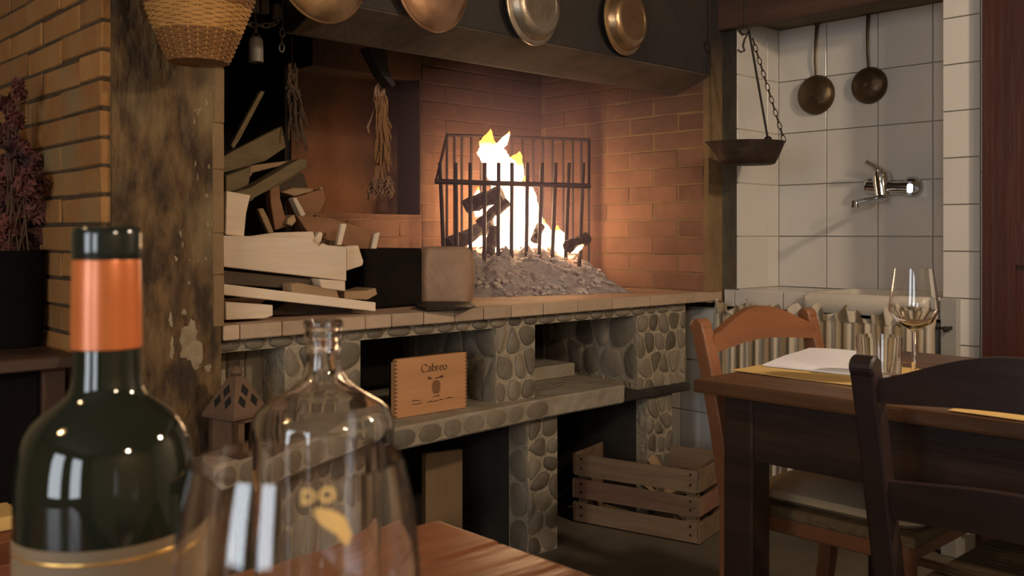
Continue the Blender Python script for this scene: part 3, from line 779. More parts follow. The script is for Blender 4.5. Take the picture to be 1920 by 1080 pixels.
board('pale_batten', [(704,438),(713,435),(705,473),(696,476)], 2.405, 0.014, M['pale_wood'], 'short pale batten on the right end of the brown board')
board('wood_stick', [(642,419),(651,420),(641,460),(632,460)], 2.36, 0.014, M['pale_wood'], 'thin pale stick standing upright before the brown board')
board('wood_block', [(540,410),(552,402),(556,414),(548,424),(538,420)], 2.44, 0.06, M['tan_wood'], 'small yellowish block beside the brown board')
board('wood_block', [(425,358),(470,366),(462,400),(458,444),(423,440)], 2.30, 0.07, M['pale_wood'], 'upright pale block standing at the left of the woodpile')
board('grey_beam', [(400,372),(470,352),(560,298),(575,298),(575,314),(545,336),(478,370),(474,376),(400,392)], [2.38,2.40,2.44,2.44,2.44,2.44,2.40,2.39,2.38], 0.05, M['grey_wood'], 'long grey brown beam lying diagonally on the woodpile')
board('plank_offcut', [(464,314),(480,309),(545,301),(560,303),(530,310),(474,324),(470,332),(465,330)], 2.50, 0.10, M['tan_wood'], 'light edged plank lying level behind the diagonal beam')
board('plank_offcut', [(424,330),(472,312),(466,350),(424,362)], 2.48, 0.05, M['grey_wood'], 'olive plank end under the upper dark board')
board('dark_board', [(400,306),(440,282),(530,236),(536,276),(498,302),(440,318),(400,330)], [2.55,2.55,2.60,2.60,2.58,2.55,2.55], 0.03, M['grey_wood'], 'broad weathered board on top of the woodpile')
board('wood_stick', [(484,392),(494,390),(504,410),(514,436),(505,438),(494,416)], 2.42, 0.018, M['tan_wood'], 'thin light stick leaning in the dark gap of the woodpile')
board('plank_offcut', [(506,350),(524,344),(526,372),(540,424),(516,432),(508,382)], 2.46, 0.03, M['brown_board'], 'dull brown board standing upright in the middle of the woodpile')
board('plank_offcut', [(527,360),(550,352),(586,353),(588,358),(552,368),(548,366)], 2.50, 0.10, M['tan_wood'], 'flat tan plank lying on top of the dark gap')
board('wood_stick', [(549,372),(556,370),(574,402),(566,408)], 2.46, 0.03, M['pale_wood'], 'short pale stick slanting down to the brown board')
board('wood_stick', [(601,352),(604,351),(610,372),(608,375)], 2.55, 0.02, M['pale_wood'], 'tiny pale splinter standing right of the tan plank')
board('wood_stick', [(489,170),(497,172),(452,258),(438,280),(434,272)], [2.62,2.62,2.58,2.58,2.58], 0.02, M['grey_wood'], 'thin grey stick leaning up above the woodpile')
board('plank_offcut', [(546,368),(590,358),(607,354),(611,374),(600,398),(578,412),(556,404)], 2.53, 0.05, M['brown_board'], 'dull brown board end standing under the flat tan plank')
board('plank_offcut', [(500,340),(548,318),(570,326),(578,352),(560,362),(512,366)], 2.56, 0.04, M['dark_wood'], 'dark board below the right end of the diagonal beam')
board('plank_offcut', [(424,440),(640,452),(640,545),(424,560)], 2.42, 0.30, M['dark_wood'], 'dark filler block for the shaded gaps of the woodpile')  # added filler; its dark colour stands for the shade in the gaps
# black box and paper sack
bp = [at(686,562,Y=2.36), at(793,572,Y=2.38)]
p0, p1 = bp; p0.z = p1.z = ZS+0.002
dv = (p1-p0); dv.z = 0; nv = Vector((-dv.y, dv.x, 0)).normalized()
zt = at(740, 466, Y=2.37).z
tag(prism('black_box', [p0, p1, p1+nv*0.20, p0+nv*0.20], (0, 0, zt-ZS-0.002), M['black_box'], center=True, bevel=0.006), 'black box standing on the hearth between woodpile and sack', 'box')
c = at(842, 560, Z=ZS); c = at(834, 560, Y=c.y if c.y < 2.5 else 2.42); c.z = ZS
V, Fc = [], []
sw = 0.092; sd = 0.085; n = 56
zt2 = at(834, 462, Y=c.y).z-ZS
prof = [(0.84, 0.002), (0.93, 0.02), (1.0, 0.12), (1.05, 0.32), (1.07, 0.55), (1.02, 0.78), (0.93, 0.93), (0.80, 0.985), (0.45, 1.0)]
for i, (rr, zf) in enumerate(prof):
    for k in range(n):
        a = 2*math.pi*k/n
        ce, se = math.cos(a), math.sin(a)
        e_ = 0.55
        x_ = math.copysign(abs(ce)**e_, ce)*sw*rr; y_ = math.copysign(abs(se)**e_, se)*sd*rr
        f_ = 1+0.02*math.sin(5*a+i*0.6)-0.055*max(0.0, math.cos(a*4.0+0.9))**12*(0.3+zf)+R.uniform(-0.010, 0.010)
        rt = Vector((cC, -cS, 0)); fw_ = Vector((cS, cC, 0))
        q = Vector((c.x, c.y, 0))+rt*x_*f_+fw_*y_*f_
        V.append((q.x, q.y, ZS+zt2*zf))
for i in range(len(prof)-1):
    for k in range(n): Fc.append((i*n+k, i*n+(k+1) % n, (i+1)*n+(k+1) % n, (i+1)*n+k))
Fc.append(tuple(range(n))); Fc.append(tuple((len(prof)-1)*n+k for k in range(n)))
tag(new_obj('paper_sack', V, Fc, M['sack'], smooth=True, center=True), 'bulging brown paper sack on the hearth left of the ash', 'sack')
pt = [at(x, y, Z=ZS+0.004) for x, y in ((778,577),(790,566),(880,570),(892,575),(880,580),(800,583))]
tag(prism('iron_plate', pt, (0, 0, 0.007), M['iron'], center=True, bevel=0.002), 'flat black iron plate on the hearth edge before the sack', 'plate')

# ------------------------------------------------------------------ wine crate in the first opening
wx0, wx1 = at(741, 730, Y=Y0+0.04).x, at(875, 720, Y=Y0+0.04).x
wz1 = (at(741,675,Y=Y0+0.04).z+at(874,660,Y=Y0+0.04).z)/2
wb = thing('wine_box', 'light wooden wine box with dark lettering under the hearth', 'box', ((wx0+wx1)/2, Y0+0.15, ZSH))
yf = Y0+0.04
box('front_panel', (wx0, wx1, yf, yf+0.012, ZSH+0.001, wz1), M['wine_box'], wb, bevel=0.001)
multi_box('box_body', [(wx0, wx0+0.01, yf+0.012, yf+0.030, ZSH+0.001, wz1), (wx1-0.01, wx1, yf+0.012, yf+0.030, ZSH+0.001, wz1), (wx0, wx1, yf+0.020, yf+0.0302, ZSH+0.001, wz1),
   (wx0, wx1, yf+0.012, yf+0.030, ZSH+0.001, ZSH+0.01), (wx0, wx1, yf+0.012, yf+0.030, wz1-0.008, wz1)], M['wine_box'], wb)
nf = 15
for sgn in (0, 1):
    bxs = []
    for k in range(nf):
        z0 = ZSH+0.001+(wz1-ZSH)*(k+0.25)/nf; z1 = z0+(wz1-ZSH)*0.5/nf
        bxs.append((wx0-0.0005, wx0+0.006, yf-0.0008, yf+0.004, z0, z1) if sgn == 0 else (wx1-0.006, wx1+0.0005, yf-0.0008, yf+0.004, z0, z1))
    multi_box('finger_joints', bxs, M['joint_dark'], wb)
# lettering drawn with a broad nib
def arc(cx, cy, rx, ry, a0, a1, n=14):
    return [(cx+rx*math.cos(math.radians(a0+(a1-a0)*i/n)), cy+ry*math.sin(math.radians(a0+(a1-a0)*i/n))) for i in range(n+1)]
GLY = {
 'C': (0.78, [arc(0.42, 0.36, 0.36, 0.36, 48, 312, 22), [(0.665, 0.62), (0.68, 0.48)]]),
 'a': (0.48, [arc(0.20, 0.34, 0.15, 0.14, 150, 0, 10)+[(0.35, 0.10), (0.38, 0.02), (0.46, 0.04)], [(0.35, 0.27)]+arc(0.19, 0.13, 0.15, 0.13, 75, 330, 12)]),
 'b': (0.52, [[(0.0, 0.74), (0.09, 0.76), (0.09, 0.02)], [(0.09, 0.06)]+arc(0.25, 0.23, 0.19, 0.22, 230, 500, 18)]),
 'r': (0.38, [[(0.0, 0.43), (0.09, 0.45), (0.09, 0.01)], [(0.0, 0.01), (0.19, 0.01)], arc(0.24, 0.30, 0.14, 0.15, 165, 60, 8)]),
 'e': (0.46, [[(0.06, 0.27), (0.40, 0.30)]+arc(0.23, 0.23, 0.18, 0.22, 20, 325, 18)]),
 'o': (0.52, [arc(0.25, 0.23, 0.20, 0.22, 0, 360, 22)]),
}
def nib(paths, size, ox, oz, y, wid=0.085, thin=0.03, ang=28, sl=0.0):
    V, Fc = [], []
    nx, nz = math.cos(math.radians(ang))*wid/2, math.sin(math.radians(ang))*wid/2
    tx, tz = -math.sin(math.radians(ang))*thin/2, math.cos(math.radians(ang))*thin/2
    for P in paths:
        for a, b in zip(P[:-1], P[1:]):
            for (ux, uz) in ((nx, nz), (tx, tz)):
                k = len(V)
                for (p, s_) in ((a, 1), (a, -1), (b, -1), (b, 1)):
                    V.append((ox+size*(p[0]+sl*p[1]+ux*s_), y, oz+size*(p[1]+uz*s_)))
                Fc.append((k, k+1, k+2, k+3))
    return V, Fc
def write(name, items, size, x, z, y, parent, wid=0.115, thin=0.042):
    V, Fc = [], []
    for ch in items:
        adv, P = GLY[ch]
        v, f = nib(P, size, x, z, y, wid, thin); k = len(V); V += v; Fc += [tuple(i+k for i in q) for q in f]
        x += adv*size
    return new_obj(name, V, Fc, M['print_brown'], parent)
bw_, bh_ = wx1-wx0, wz1-ZSH
write('lettering', 'Cabreo', bh_*0.165*1.12, wx0+bw_*0.345, ZSH+bh_*0.735, yf-0.0012, wb)
def scrib(x0, x1, z0, hgt, n, amp=1.0):
    P = []
    for i in range(n):
        xx = x0+(x1-x0)*i/(n-1); P.append((xx, z0+(hgt*R.uniform(0.0, 1.0) if i % 2 else 0.0)))
    return P
V, Fc = [], []
for (x0, x1, zz_, hg, n_) in ((0.44,0.50,0.60,0.055,6),(0.53,0.655,0.60,0.05,11),(0.51,0.60,0.285,0.025,7),(0.22,0.34,0.26,0.02,9),(0.22,0.36,0.205,0.02,10),(0.43,0.58,0.205,0.02,11),(0.60,0.645,0.215,0.02,5),(0.68,0.80,0.225,0.02,10)):
    P = [(wx0+bw_*a, ZSH+bh_*b) for a, b in scrib(x0, x1, zz_, hg, n_)]
    v, f = nib([P], 1.0, 0, 0, yf-0.0012, 0.0030, 0.0014); k = len(V); V += v; Fc += [tuple(i+k for i in q) for q in f]
new_obj('small_print', V, Fc, M['print_brown'], wb)['kind'] = 'stuff'
V, Fc = [], []
ecx, ecz = wx0+bw_*0.555, ZSH+bh_*0.455
for q in range(130):
    i_, j_ = q % 10-4.5+0.5*((q//10) % 2), q//10-6
    x_, z_ = ecx+i_*0.0042, ecz+j_*0.0036
    if ((x_-ecx)/(bw_*0.062))**2+((z_-ecz)/(bh_*0.125))**2 > 1: continue
    k = len(V)
    for m_ in range(6): V.append((x_+0.0017*math.cos(m_*1.047), yf-0.0012, z_+0.0017*math.sin(m_*1.047)))
    Fc.append(tuple(range(k, k+6)))
new_obj('grape_emblem', V, Fc, M['print_brown'], wb)

# plank leaning inside the lower opening
pts = [at(798, 850, Y=2.42), at(867, 843, Y=2.42), at(867, 1000, Y=2.36), at(798, 1010, Y=2.36)]
pts[2].z = pts[3].z = 0.002
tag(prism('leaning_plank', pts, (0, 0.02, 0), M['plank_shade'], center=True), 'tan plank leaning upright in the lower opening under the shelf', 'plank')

# ------------------------------------------------------------------ fruit crate on the floor
ca, cb = at(1308, 1022, Z=0), at(1078, 979, Z=0)
ux = (cb-ca); L_ = ux.length; ang = math.atan2(ux.y, ux.x)
cr = thing('fruit_crate', 'slatted wooden fruit crate on the floor by the fireplace', 'crate', tuple(ca), ang, local=True)
D_ = 0.31; Hc = 0.252
# local: x along the long side (0..L_), y: towards the east wall is negative or positive
sy = -1.0
def cy(a, b): return (a, b) if sy > 0 else (-b, -a)
for (px_, py_) in ((0.010, 0.010), (L_-0.045, 0.010), (0.010, D_-0.045), (L_-0.045, D_-0.045)):
    y0, y1 = cy(py_, py_+0.035)
    box('corner_post', (px_, px_+0.035, y0, y1, 0.004, Hc-0.012), M['crate'], cr)
for zz0, zz1 in ((0.006, 0.074), (0.091, 0.158), (0.176, 0.250)):
    for (a, b) in ((0.0, 0.009), (D_-0.009, D_)):
        y0, y1 = cy(a, b)
        box('slat', (0.0, L_, y0, y1, zz0+R.uniform(-0.003, 0.003), zz1+R.uniform(-0.003, 0.003)), M['crate'], cr, jit=0.002)
    for (a, b) in ((-0.009, 0.0), (L_, L_+0.009)):
        y0, y1 = cy(0.0, D_)
        box('slat', (a, b, y0, y1, zz0+R.uniform(-0.003, 0.003), zz1+R.uniform(-0.003, 0.003)), M['crate'], cr, jit=0.002)
for k in range(4):
    y0, y1 = cy(0.012+k*0.073, 0.075+k*0.073)
    box('bottom_slat', (0.01, L_-0.01, y0, y1, 0.008, 0.015), M['crate'], cr)
for xx in (0.022, L_-0.03):
    for zz0 in (0.025, 0.055, 0.11, 0.14, 0.195, 0.23):
        y0, y1 = cy(-0.002, 0.003)
        box('nail', (xx, xx+0.007, y0, y1, zz0, zz0+0.007), M['iron'], cr)
def crate_pt(x, y, z):
    return Matrix.Translation(ca) @ Matrix.Rotation(ang, 4, 'Z') @ Vector((x, sy*y, z))
for (a, b, lab) in (((0.04,0.06,0.03),(0.26,0.20,0.225),'wood scrap leaning up inside the fruit crate, left piece'), ((0.12,0.16,0.03),(0.30,0.05,0.215),'wood scrap leaning up inside the fruit crate, right piece')):
    p, q = crate_pt(*a), crate_pt(*b)
    tag(tube('wood_scrap', [p, q], 0.022, M['tan_wood'], None, 4, center=True, flat=0.5, smooth=False), lab, 'wood', 'wood scraps in the fruit crate')

# ------------------------------------------------------------------ lantern on the stone shelf
lc = at(443, 760, Y=2.085); lc.z = ZSH
ln = thing('lantern', 'small terracotta house lantern with diamond holes on stone shelf', 'lantern', tuple(lc), math.radians(14), local=True)
lw = 0.044; lh = at(443, 772, Y=2.085).z-ZSH; rh = 0.085
multi_box('body', [(-lw,-lw+0.012,-lw,lw,0.001,lh), (lw-0.012,lw,-lw,lw,0.001,lh), (-lw,lw,lw-0.012,lw,0.001,lh), (-lw,lw,-lw,lw,0.001,0.012),
                   (-lw,-lw+0.03,-lw,-lw+0.01,0.001,lh), (lw-0.03,lw,-lw,-lw+0.01,0.001,lh), (-lw,lw,-lw,-lw+0.01,lh-0.02,lh)], M['terracotta'], ln)
ew_ = lw+0.010
rf = new_obj('roof', [(-ew_,-ew_,lh),(ew_,-ew_,lh),(ew_,ew_,lh),(-ew_,ew_,lh),(-0.012,-0.012,lh+rh),(0.012,-0.012,lh+rh),(0.012,0.012,lh+rh),(-0.012,0.012,lh+rh),
             (-ew_,-ew_,lh-0.008),(ew_,-ew_,lh-0.008),(ew_,ew_,lh-0.008),(-ew_,ew_,lh-0.008)],
             [(0,1,5,4),(1,2,6,5),(2,3,7,6),(3,0,4,7),(4,5,6,7),(8,9,1,0),(9,10,2,1),(10,11,3,2),(11,8,0,3),(8,11,10,9)], M['terracotta'], ln)
lathe('finial', [(0.010,0),(0.016,0.008),(0.012,0.018),(0.001,0.024)], M['terracotta'], ln, 12, (0,0,lh+rh))
for side in range(4):
    for (u_, v_) in ((0.0, 0.62), (-0.018, 0.34), (0.018, 0.34)):
        wv = 0.0110; hv = 0.17
        def roofp(u, v, off):
            hw = ew_*(1-v)+0.012*v
            q = Vector((u, -hw-off, lh+rh*v+off*0.5)); return Matrix.Rotation(side*math.pi/2, 3, 'Z') @ q
        P = [roofp(u_, v_-hv, 0.0012), roofp(u_+wv, v_, 0.0012), roofp(u_, v_+hv, 0.0012), roofp(u_-wv, v_, 0.0012)]
        new_obj('diamond_hole_shade', P, [(0,1,2,3)], M['soot_hole_black'], rf)  # flat black diamond painted as the shade inside a hole
lathe('candle', [(0.001,0.012),(0.018,0.012),(0.018,0.05),(0.001,0.052)], M['white_candle'], ln, 16)

# ------------------------------------------------------------------ hanging things over the hearth
def face_matrix(c, yaw):      # local z points to -Y turned by yaw about z
    return Matrix.Translation(c) @ Matrix.Rotation(yaw, 4, 'Z') @ Matrix.Rotation(math.pi/2, 4, 'X')
PANS = [(612, 38, 0.150, 'copper', 'brass coloured round pan lid hanging leftmost on the hood', True),
        (820, 55, 0.142, 'copper_rose', 'rosy copper pan lid hanging second from left, bright lower rim', True),
        (1008, 81, 0.122, 'tin', 'dull tinned pan hanging third from left on the hood', False),
        (1180, 100, 0.118, 'copper', 'small aged pan hanging rightmost on the hood', False)]
for (px_, py_, r_, mt, lab, boss) in PANS:
    b0 = at(px_, py_, Y=Y0-0.05)
    c = Vector((b0.x, Y0-0.024, b0.z+r_))
    po = thing('hanging_pan', lab, 'pan', tuple(c), group='pans on the hood')
    Mx = face_matrix(c, math.radians(6))
    if boss:
        prof = [(0.001,0.004),(r_*0.97,0.004),(r_,0.0),(r_,0.006),(r_*0.95,0.012),(r_*0.80,0.022),(r_*0.45,0.030),(0.001,0.032)]
    else:
        prof = [(0.001,0.002),(r_*0.93,0.002),(r_,0.0),(r_,0.006),(r_*0.90,0.009),(r_*0.84,0.030),(r_*0.74,0.042),(r_*0.62,0.043),(r_*0.60,0.040),(0.001,0.041)]
    lathe('pan_body', prof, M[mt], po, 48, M=Mx)
    tor = []
    V, Fc = tube_vf([Mx @ Vector((r_*math.cos(a*math.pi/24), r_*math.sin(a*math.pi/24), 0.003)) for a in range(49)], 0.0042, 6)
    new_obj('pan_rim', V, Fc, M[mt], po, smooth=True)
    if boss: lathe('boss', [(0.030,0.028),(0.034,0.040),(0.030,0.050),(0.001,0.054)], M[mt], po, 24, M=Mx)
    tube('hook', [c+Vector((0,0,r_-0.004)), c+Vector((0,-0.01,r_+0.03)), c+Vector((0,0.0,r_+0.05)), c+Vector((0,0.02,r_+0.05))], 0.003, M['iron'], po, 6)

link_cache = {}
def chain(name, a, b, ln_, wd, th, mt, parent):
    d = b-a; n = max(2, int(d.length/(ln_*0.78)))
    key = (ln_, wd, th, mt)
    if key not in link_cache:
        P = []
        for k in range(17):
            an = 2*math.pi*k/16; P.append((wd/2*math.cos(an), 0, ln_/2*math.sin(an)))
        V, Fc = tube_vf(P, th, 5, caps=False)
        me = bpy.data.meshes.new('chain_link'); me.from_pydata([tuple(v) for v in V], [], Fc); me.materials.append(M[mt]); link_cache[key] = me
    q = d.to_track_quat('Z', 'Y').to_matrix().to_4x4()
    for k in range(n):
        o = bpy.data.objects.new(name, link_cache[key]); col.objects.link(o)
        m4 = Matrix.Translation(a+d*((k+0.5)/n)) @ q @ Matrix.Rotation(math.pi/2*(k % 2)+0.5, 4, 'Z')
        o.matrix_basis = m4; attach(o, parent)

def cowbell(x, y, wv, hv, Y, lab):
    top = at(x, y, Y=Y); sc_ = (top.xy.length)/F*1.02
    r_ = wv/2*sc_; h_ = hv*sc_
    o = thing('cowbell', lab, 'bell', (top.x, top.y, top.z-h_), group='bells hanging by the pillar')
    lathe('bell_body', [(r_*0.93,-h_),(r_*1.0,-h_),(r_*0.98,-h_*0.5),(r_*0.92,-h_*0.15),(r_*0.6,-0.002),(0.001,0.0)], M['bell'], o, 20, tuple(top))
    V, Fc = tube_vf([top+Vector((r_*0.5*math.cos(a*math.pi/8), 0, r_*0.5*math.sin(a*math.pi/8))) for a in range(9)], 0.003, 6)
    new_obj('bell_loop', V, Fc, M['iron'], o, smooth=True)
    tube('strap', [top+Vector((0,0,r_*0.5)), Vector((top.x, top.y+0.01, hz1+0.10))], 0.004, M['straw_dark'], o, 6)
cowbell(477, -6, 17, 30, 2.40, 'grey cylindrical bell hanging leftmost in the upper bell row')
cowbell(496, -6, 17, 30, 2.42, 'grey cylindrical bell hanging in the middle of the upper bell row')
cowbell(520, 6, 18, 28, 2.44, 'grey round topped bell hanging rightmost in the upper bell row')
cowbell(480, 68, 26, 46, 2.40, 'large pale grey bell hanging lowest beside the basket')
ch = thing('chain', 'thin dark chain hanging among the bells', 'chain', tuple(at(532, 96, Y=2.43)), group='chains by the bells')
chain('chain_link', at(530, 40, Y=2.43), at(528, 96, Y=2.43), 0.026, 0.013, 0.0022, 'bell', ch)
tube('wire', [at(530, 40, Y=2.43), at(532, -60, Y=2.43)], 0.002, M['bell'], ch, 5)
ch = thing('chain', 'dark chain swagged under the upper bells', 'chain', tuple(at(500, 46, Y=2.41)), group='chains by the bells')
P = [at(458, 44, Y=2.41), at(480, 47, Y=2.41), at(505, 48, Y=2.41), at(522, 40, Y=2.42)]
for a, b in zip(P[:-1], P[1:]): chain('chain_link', a, b, 0.026, 0.013, 0.0022, 'bell', ch)
tube('wire', [at(458, 44, Y=2.41), at(462, -60, Y=2.41)], 0.002, M['bell'], ch, 5)

def strand(a, b, wob, n=9, bend=(0, 0, 0)):
    P = []
    ph = R.uniform(0, 6)
    for k in range(n):
        s = k/(n-1); p = a.lerp(b, s)+Vector(bend)*math.sin(math.pi*s)
        p = p+Vector((math.sin(s*9+ph), math.cos(s*7+ph)*0.6, math.sin(s*5+ph)*0.3))*wob
        P.append(p)
    return P
# straw bundle beside the recess
YR = 2.62
sb = thing('straw_bundle', 'twisted straw bundle with frayed tuft hanging beside the fire recess', 'dried plant', tuple(at(715, 375, Y=YR)))
paths = []
for k in range(80):
    a = at(713+R.uniform(-10, 12), 185+R.uniform(-6, 10), Y=YR+R.uniform(-0.02, 0.02)); b = at(718+R.uniform(-16, 16), 235+R.uniform(0, 90), Y=YR+R.uniform(-0.02, 0.02))
    paths.append((strand(a, b, 0.003), [0.0036]*9))
for k in range(12):
    a = at(713+R.uniform(-3, 3), 250, Y=YR); b = at(706+R.uniform(-4, 6)+12*(k % 2), 338, Y=YR); paths.append((strand(a, b, 0.002), [0.002]*9))
multi_tube('stalks', paths, M['straw'], sb, 5)
paths = []
for k in range(16):
    a = at(708+R.uniform(-8, 12), 192, Y=YR); b = at(713+R.uniform(-3, 4), 150, Y=YR); paths.append((strand(a, b, 0.004, bend=(R.uniform(-0.02, 0.02), 0, 0)), [0.0028]*9))
multi_tube('knot', paths, M['straw_pale'], sb, 5)
paths = []
for (cx_, cy_) in ((704, 355), (726, 352)):
    for k in range(46):
        a = at(cx_+R.uniform(-3, 3), 334+R.uniform(-4, 6), Y=YR)
        b = at(cx_+R.uniform(-15, 12), cy_+R.uniform(0, 20), Y=YR+R.uniform(-0.04, 0.04)); paths.append((strand(a, b, 0.006, bend=(R.uniform(-0.015, 0.015), R.uniform(-0.01, 0.01), 0)), [0.0018]*9))
multi_tube('tuft', paths, M['straw_pale'], sb, 4)
tube('string', [at(713, 152, Y=YR), at(706, 118, Y=YR), at(700, 60, Y=YR)], 0.002, M['straw_dark'], sb, 5)
tube('loose_stem', [at(704, 196, Y=YR), at(696, 222, Y=YR), at(689, 238, Y=YR), at(692, 250, Y=YR)], [0.002, 0.0025, 0.005, 0.003], M['straw_pale'], sb, 5)
hk = [at(690, 88, Y=2.56), at(722, 86, Y=2.56), at(728, 128, Y=2.56), at(742, 160, Y=2.56), at(736, 163, Y=2.56), at(716, 140, Y=2.56), at(702, 112, Y=2.56)]
tag(prism('iron_bracket', hk, (0, 0.05, 0), M['hood'], center=True), 'dark wedge shaped bracket above the straw bundle', 'bracket')
sb2 = thing('dried_bundle', 'dark dried stalks hanging in the gloom above the woodpile', 'dried plant', tuple(at(556, 300, Y=2.58)))
paths = []
for k in range(26):
    a = at(550+R.uniform(-10, 8), 130+R.uniform(-14, 40), Y=2.58+R.uniform(-0.03, 0.03)); b = at(556+R.uniform(-14, 20), 215+R.uniform(0, 70), Y=2.58+R.uniform(-0.03, 0.03))
    paths.append((strand(a, b, 0.006), [0.0028]*9))
multi_tube('stalks', paths, M['straw_dark'], sb2, 5)
paths = []
for k in range(30):
    a = at(548+R.uniform(-6, 6), 130+R.uniform(0, 30), Y=2.58); b = at(550+R.uniform(-14, 14), 165+R.uniform(0, 30), Y=2.58+R.uniform(-0.04, 0.04))
    paths.append((strand(a, b, 0.008), [0.004]*9))
multi_tube('seed_heads', paths, M['straw_dark'], sb2, 5)
tube('string', [at(548, 140, Y=2.58), at(546, 20, Y=2.58)], 0.002, M['straw_dark'], sb2, 5)

# wicker basket on the pillar
bc = at(372, 118, Y=2.02); zb = bc.z
kpx = bc.xy.length/F*1.035
bk = thing('wicker_basket', 'woven wicker basket with light and dark bands hanging on the pillar', 'basket', tuple(bc))
r0 = 48*kpx; r1 = 95*kpx; hh_ = 118*kpx
def rad_at(z):
    s = z/hh_
    return r0+(r1-r0)*(s**0.9)*1.0 if s <= 1 else r1+(s-1)*(r1-r0)*0.6
dzr = 0.0050
bands = [('wicker_d', 0, 50), ('wicker_l', 50, 92), ('wicker_d', 92, 128), ('wicker_l', 128, 190), ('wicker_d', 190, 230)]
NS = 56
for (mt, p0_, p1_) in bands:
    V, Fc = [], []
    z = p0_*kpx+0.003; i = int(round(z/dzr))
    while z < p1_*kpx:
        P = []
        for k in range(NS+1):
            a = 2*math.pi*k/NS
            rr = rad_at(z)+0.0022*math.cos(math.pi*(k//2)+math.pi*(i % 2)+(math.pi/2 if k % 2 else 0))*(1 if k % 2 == 0 else 0.0)+R.uniform(-0.0006, 0.0006)
            P.append((bc.x+rr*math.cos(a), bc.y+rr*math.sin(a), zb+z+R.uniform(-0.0006, 0.0006)))
        v, f = tube_vf(P, 0.0030, 5, caps=False); k = len(V); V += v; Fc += [tuple(q+k for q in t_) for t_ in f]
        z += dzr; i += 1
    new_obj('woven_band', V, Fc, M[mt], bk, smooth=True)
V, Fc = [], []
for k in range(NS//2):
    a = 2*math.pi*k/(NS//2)
    P = [(bc.x+rad_at(q*kpx)*math.cos(a), bc.y+rad_at(q*kpx)*math.sin(a), zb+q*kpx) for q in (2, 40, 80, 120, 180, 230)]
    v, f = tube_vf(P, 0.0020, 5); kk = len(V); V += v; Fc += [tuple(q+kk for q in t_) for t_ in f]
new_obj('stakes', V, Fc, M['wicker_l'], bk, smooth=True)
lathe('basket_base', [(0.001, 0.004), (r0*0.96, 0.004), (r0*1.04, 0.0), (r0*1.06, 0.006), (r0*0.9, 0.010)], M['wicker_d'], bk, 40, tuple(bc))
zt_ = zb+230*kpx
P = [(bc.x+rad_at(230*kpx)*math.cos(a*math.pi/24), bc.y+rad_at(230*kpx)*math.sin(a*math.pi/24), zt_) for a in range(49)]
tube('basket_rim', P, 0.009, M['wicker_l'], bk, 8)
P = [(bc.x+rad_at(230*kpx)*math.cos(a*math.pi/16), bc.y, zt_+0.16*math.sin(a*math.pi/16)) for a in range(17)]
tube('handle', P, 0.007, M['wicker_l'], bk, 8)
tube('hanging_cord', [(bc.x, bc.y, zt_+0.155), (bc.x, Y0-0.004, zt_+0.26)], 0.003, M['twig'], bk, 6)

# ------------------------------------------------------------------ alcove: skillets, tap, sink, curtain
def skillet(px, py, rpx, hx, hy, lab):
    c = at(px, py, X=AX-0.03); t_ = (c.x*cS+c.y*cC)
    r_ = rpx*t_/F*1.04
    o = thing('skillet', lab, 'pan', tuple(c), group='long handled pans in the alcove')
    Mx = Matrix.Translation(Vector((AX-0.004, c.y, c.z))) @ Matrix.Rotation(-math.pi/2, 4, 'Y')
    lathe('pan_body', [(0.001,0.003),(r_*0.96,0.003),(r_,0.002),(r_*0.98,0.012),(r_*0.88,0.026),(r_*0.66,0.036),(r_*0.35,0.040),(0.001,0.041)], M['skillet'], o, 40, M=Mx)
    lathe('hub', [(r_*0.22,0.039),(r_*0.20,0.044),(0.001,0.046)], M['skillet'], o, 20, M=Mx)
    top = at(hx, hy, X=AX-0.012)
    b = Vector((AX-0.012, c.y, c.z))+(top-Vector((AX-0.012, c.y, c.z))).normalized()*r_*0.9
    tube('handle', [b, b.lerp(top, 0.3)+Vector((-0.010,0,0)), b.lerp(top, 0.7)+Vector((-0.008,0,0)), top], [0.0060,0.0055,0.0065,0.0085], M['skillet'], o, 8, flat=0.6)
    P = [top+Vector((0, 0.010*math.sin(a*math.pi/6), 0.012-0.012*math.cos(a*math.pi/6))) for a in range(13)]
    tube('loop', P, 0.0028, M['iron'], o, 6)
skillet(1525, 177, 36, 1532, 48, 'dark long handled pan hanging on the left of the alcove')
skillet(1625, 159, 33.5, 1628, 28, 'dark long handled pan hanging on the right of the alcove')

tp = thing('wall_tap', 'chrome wall mixer tap on the white tiles above the sink', 'tap', tuple(at(1660, 350, X=AX-0.05)))
XW = AX
def wall_disc(name, px, py, r, dep, m):
    c = at(px, py, X=XW)
    lathe(name, [(0.001,0.0),(r,0.0),(r*0.98,dep*0.4),(r*0.7,dep*0.8),(r*0.4,dep),(0.001,dep)], M[m], tp, 24, M=Matrix.Translation(Vector((XW, c.y, c.z))) @ Matrix.Rotation(-math.pi/2, 4, 'Y'))
wall_disc('escutcheon', 1634, 349, 0.032, 0.03, 'chrome')
wall_disc('escutcheon', 1712, 351, 0.040, 0.035, 'chrome')
XT = AX-0.062
a, b = at(1628, 351, X=XT), at(1706, 353, X=XT)
tube('mixer_body', [a, a.lerp(b, 0.3), a.lerp(b, 0.7), b], [0.024, 0.026, 0.022, 0.026], M['chrome'], tp, 20)
for q, x_ in ((a, 1632), (b, 1708)):
    tube('inlet', [Vector((XW-0.005, q.y, q.z)), q], 0.017, M['chrome'], tp, 14)
m0, m1 = at(1655, 366, X=XT-0.005), at(1651, 324, X=XT-0.005)
tube('cartridge', [m0, m0.lerp(m1, 0.7), m1, m1+Vector((0,0,0.008))], [0.028, 0.031, 0.028, 0.014], M['chrome'], tp, 20)
lv = at(1621, 302, X=XT-0.06)
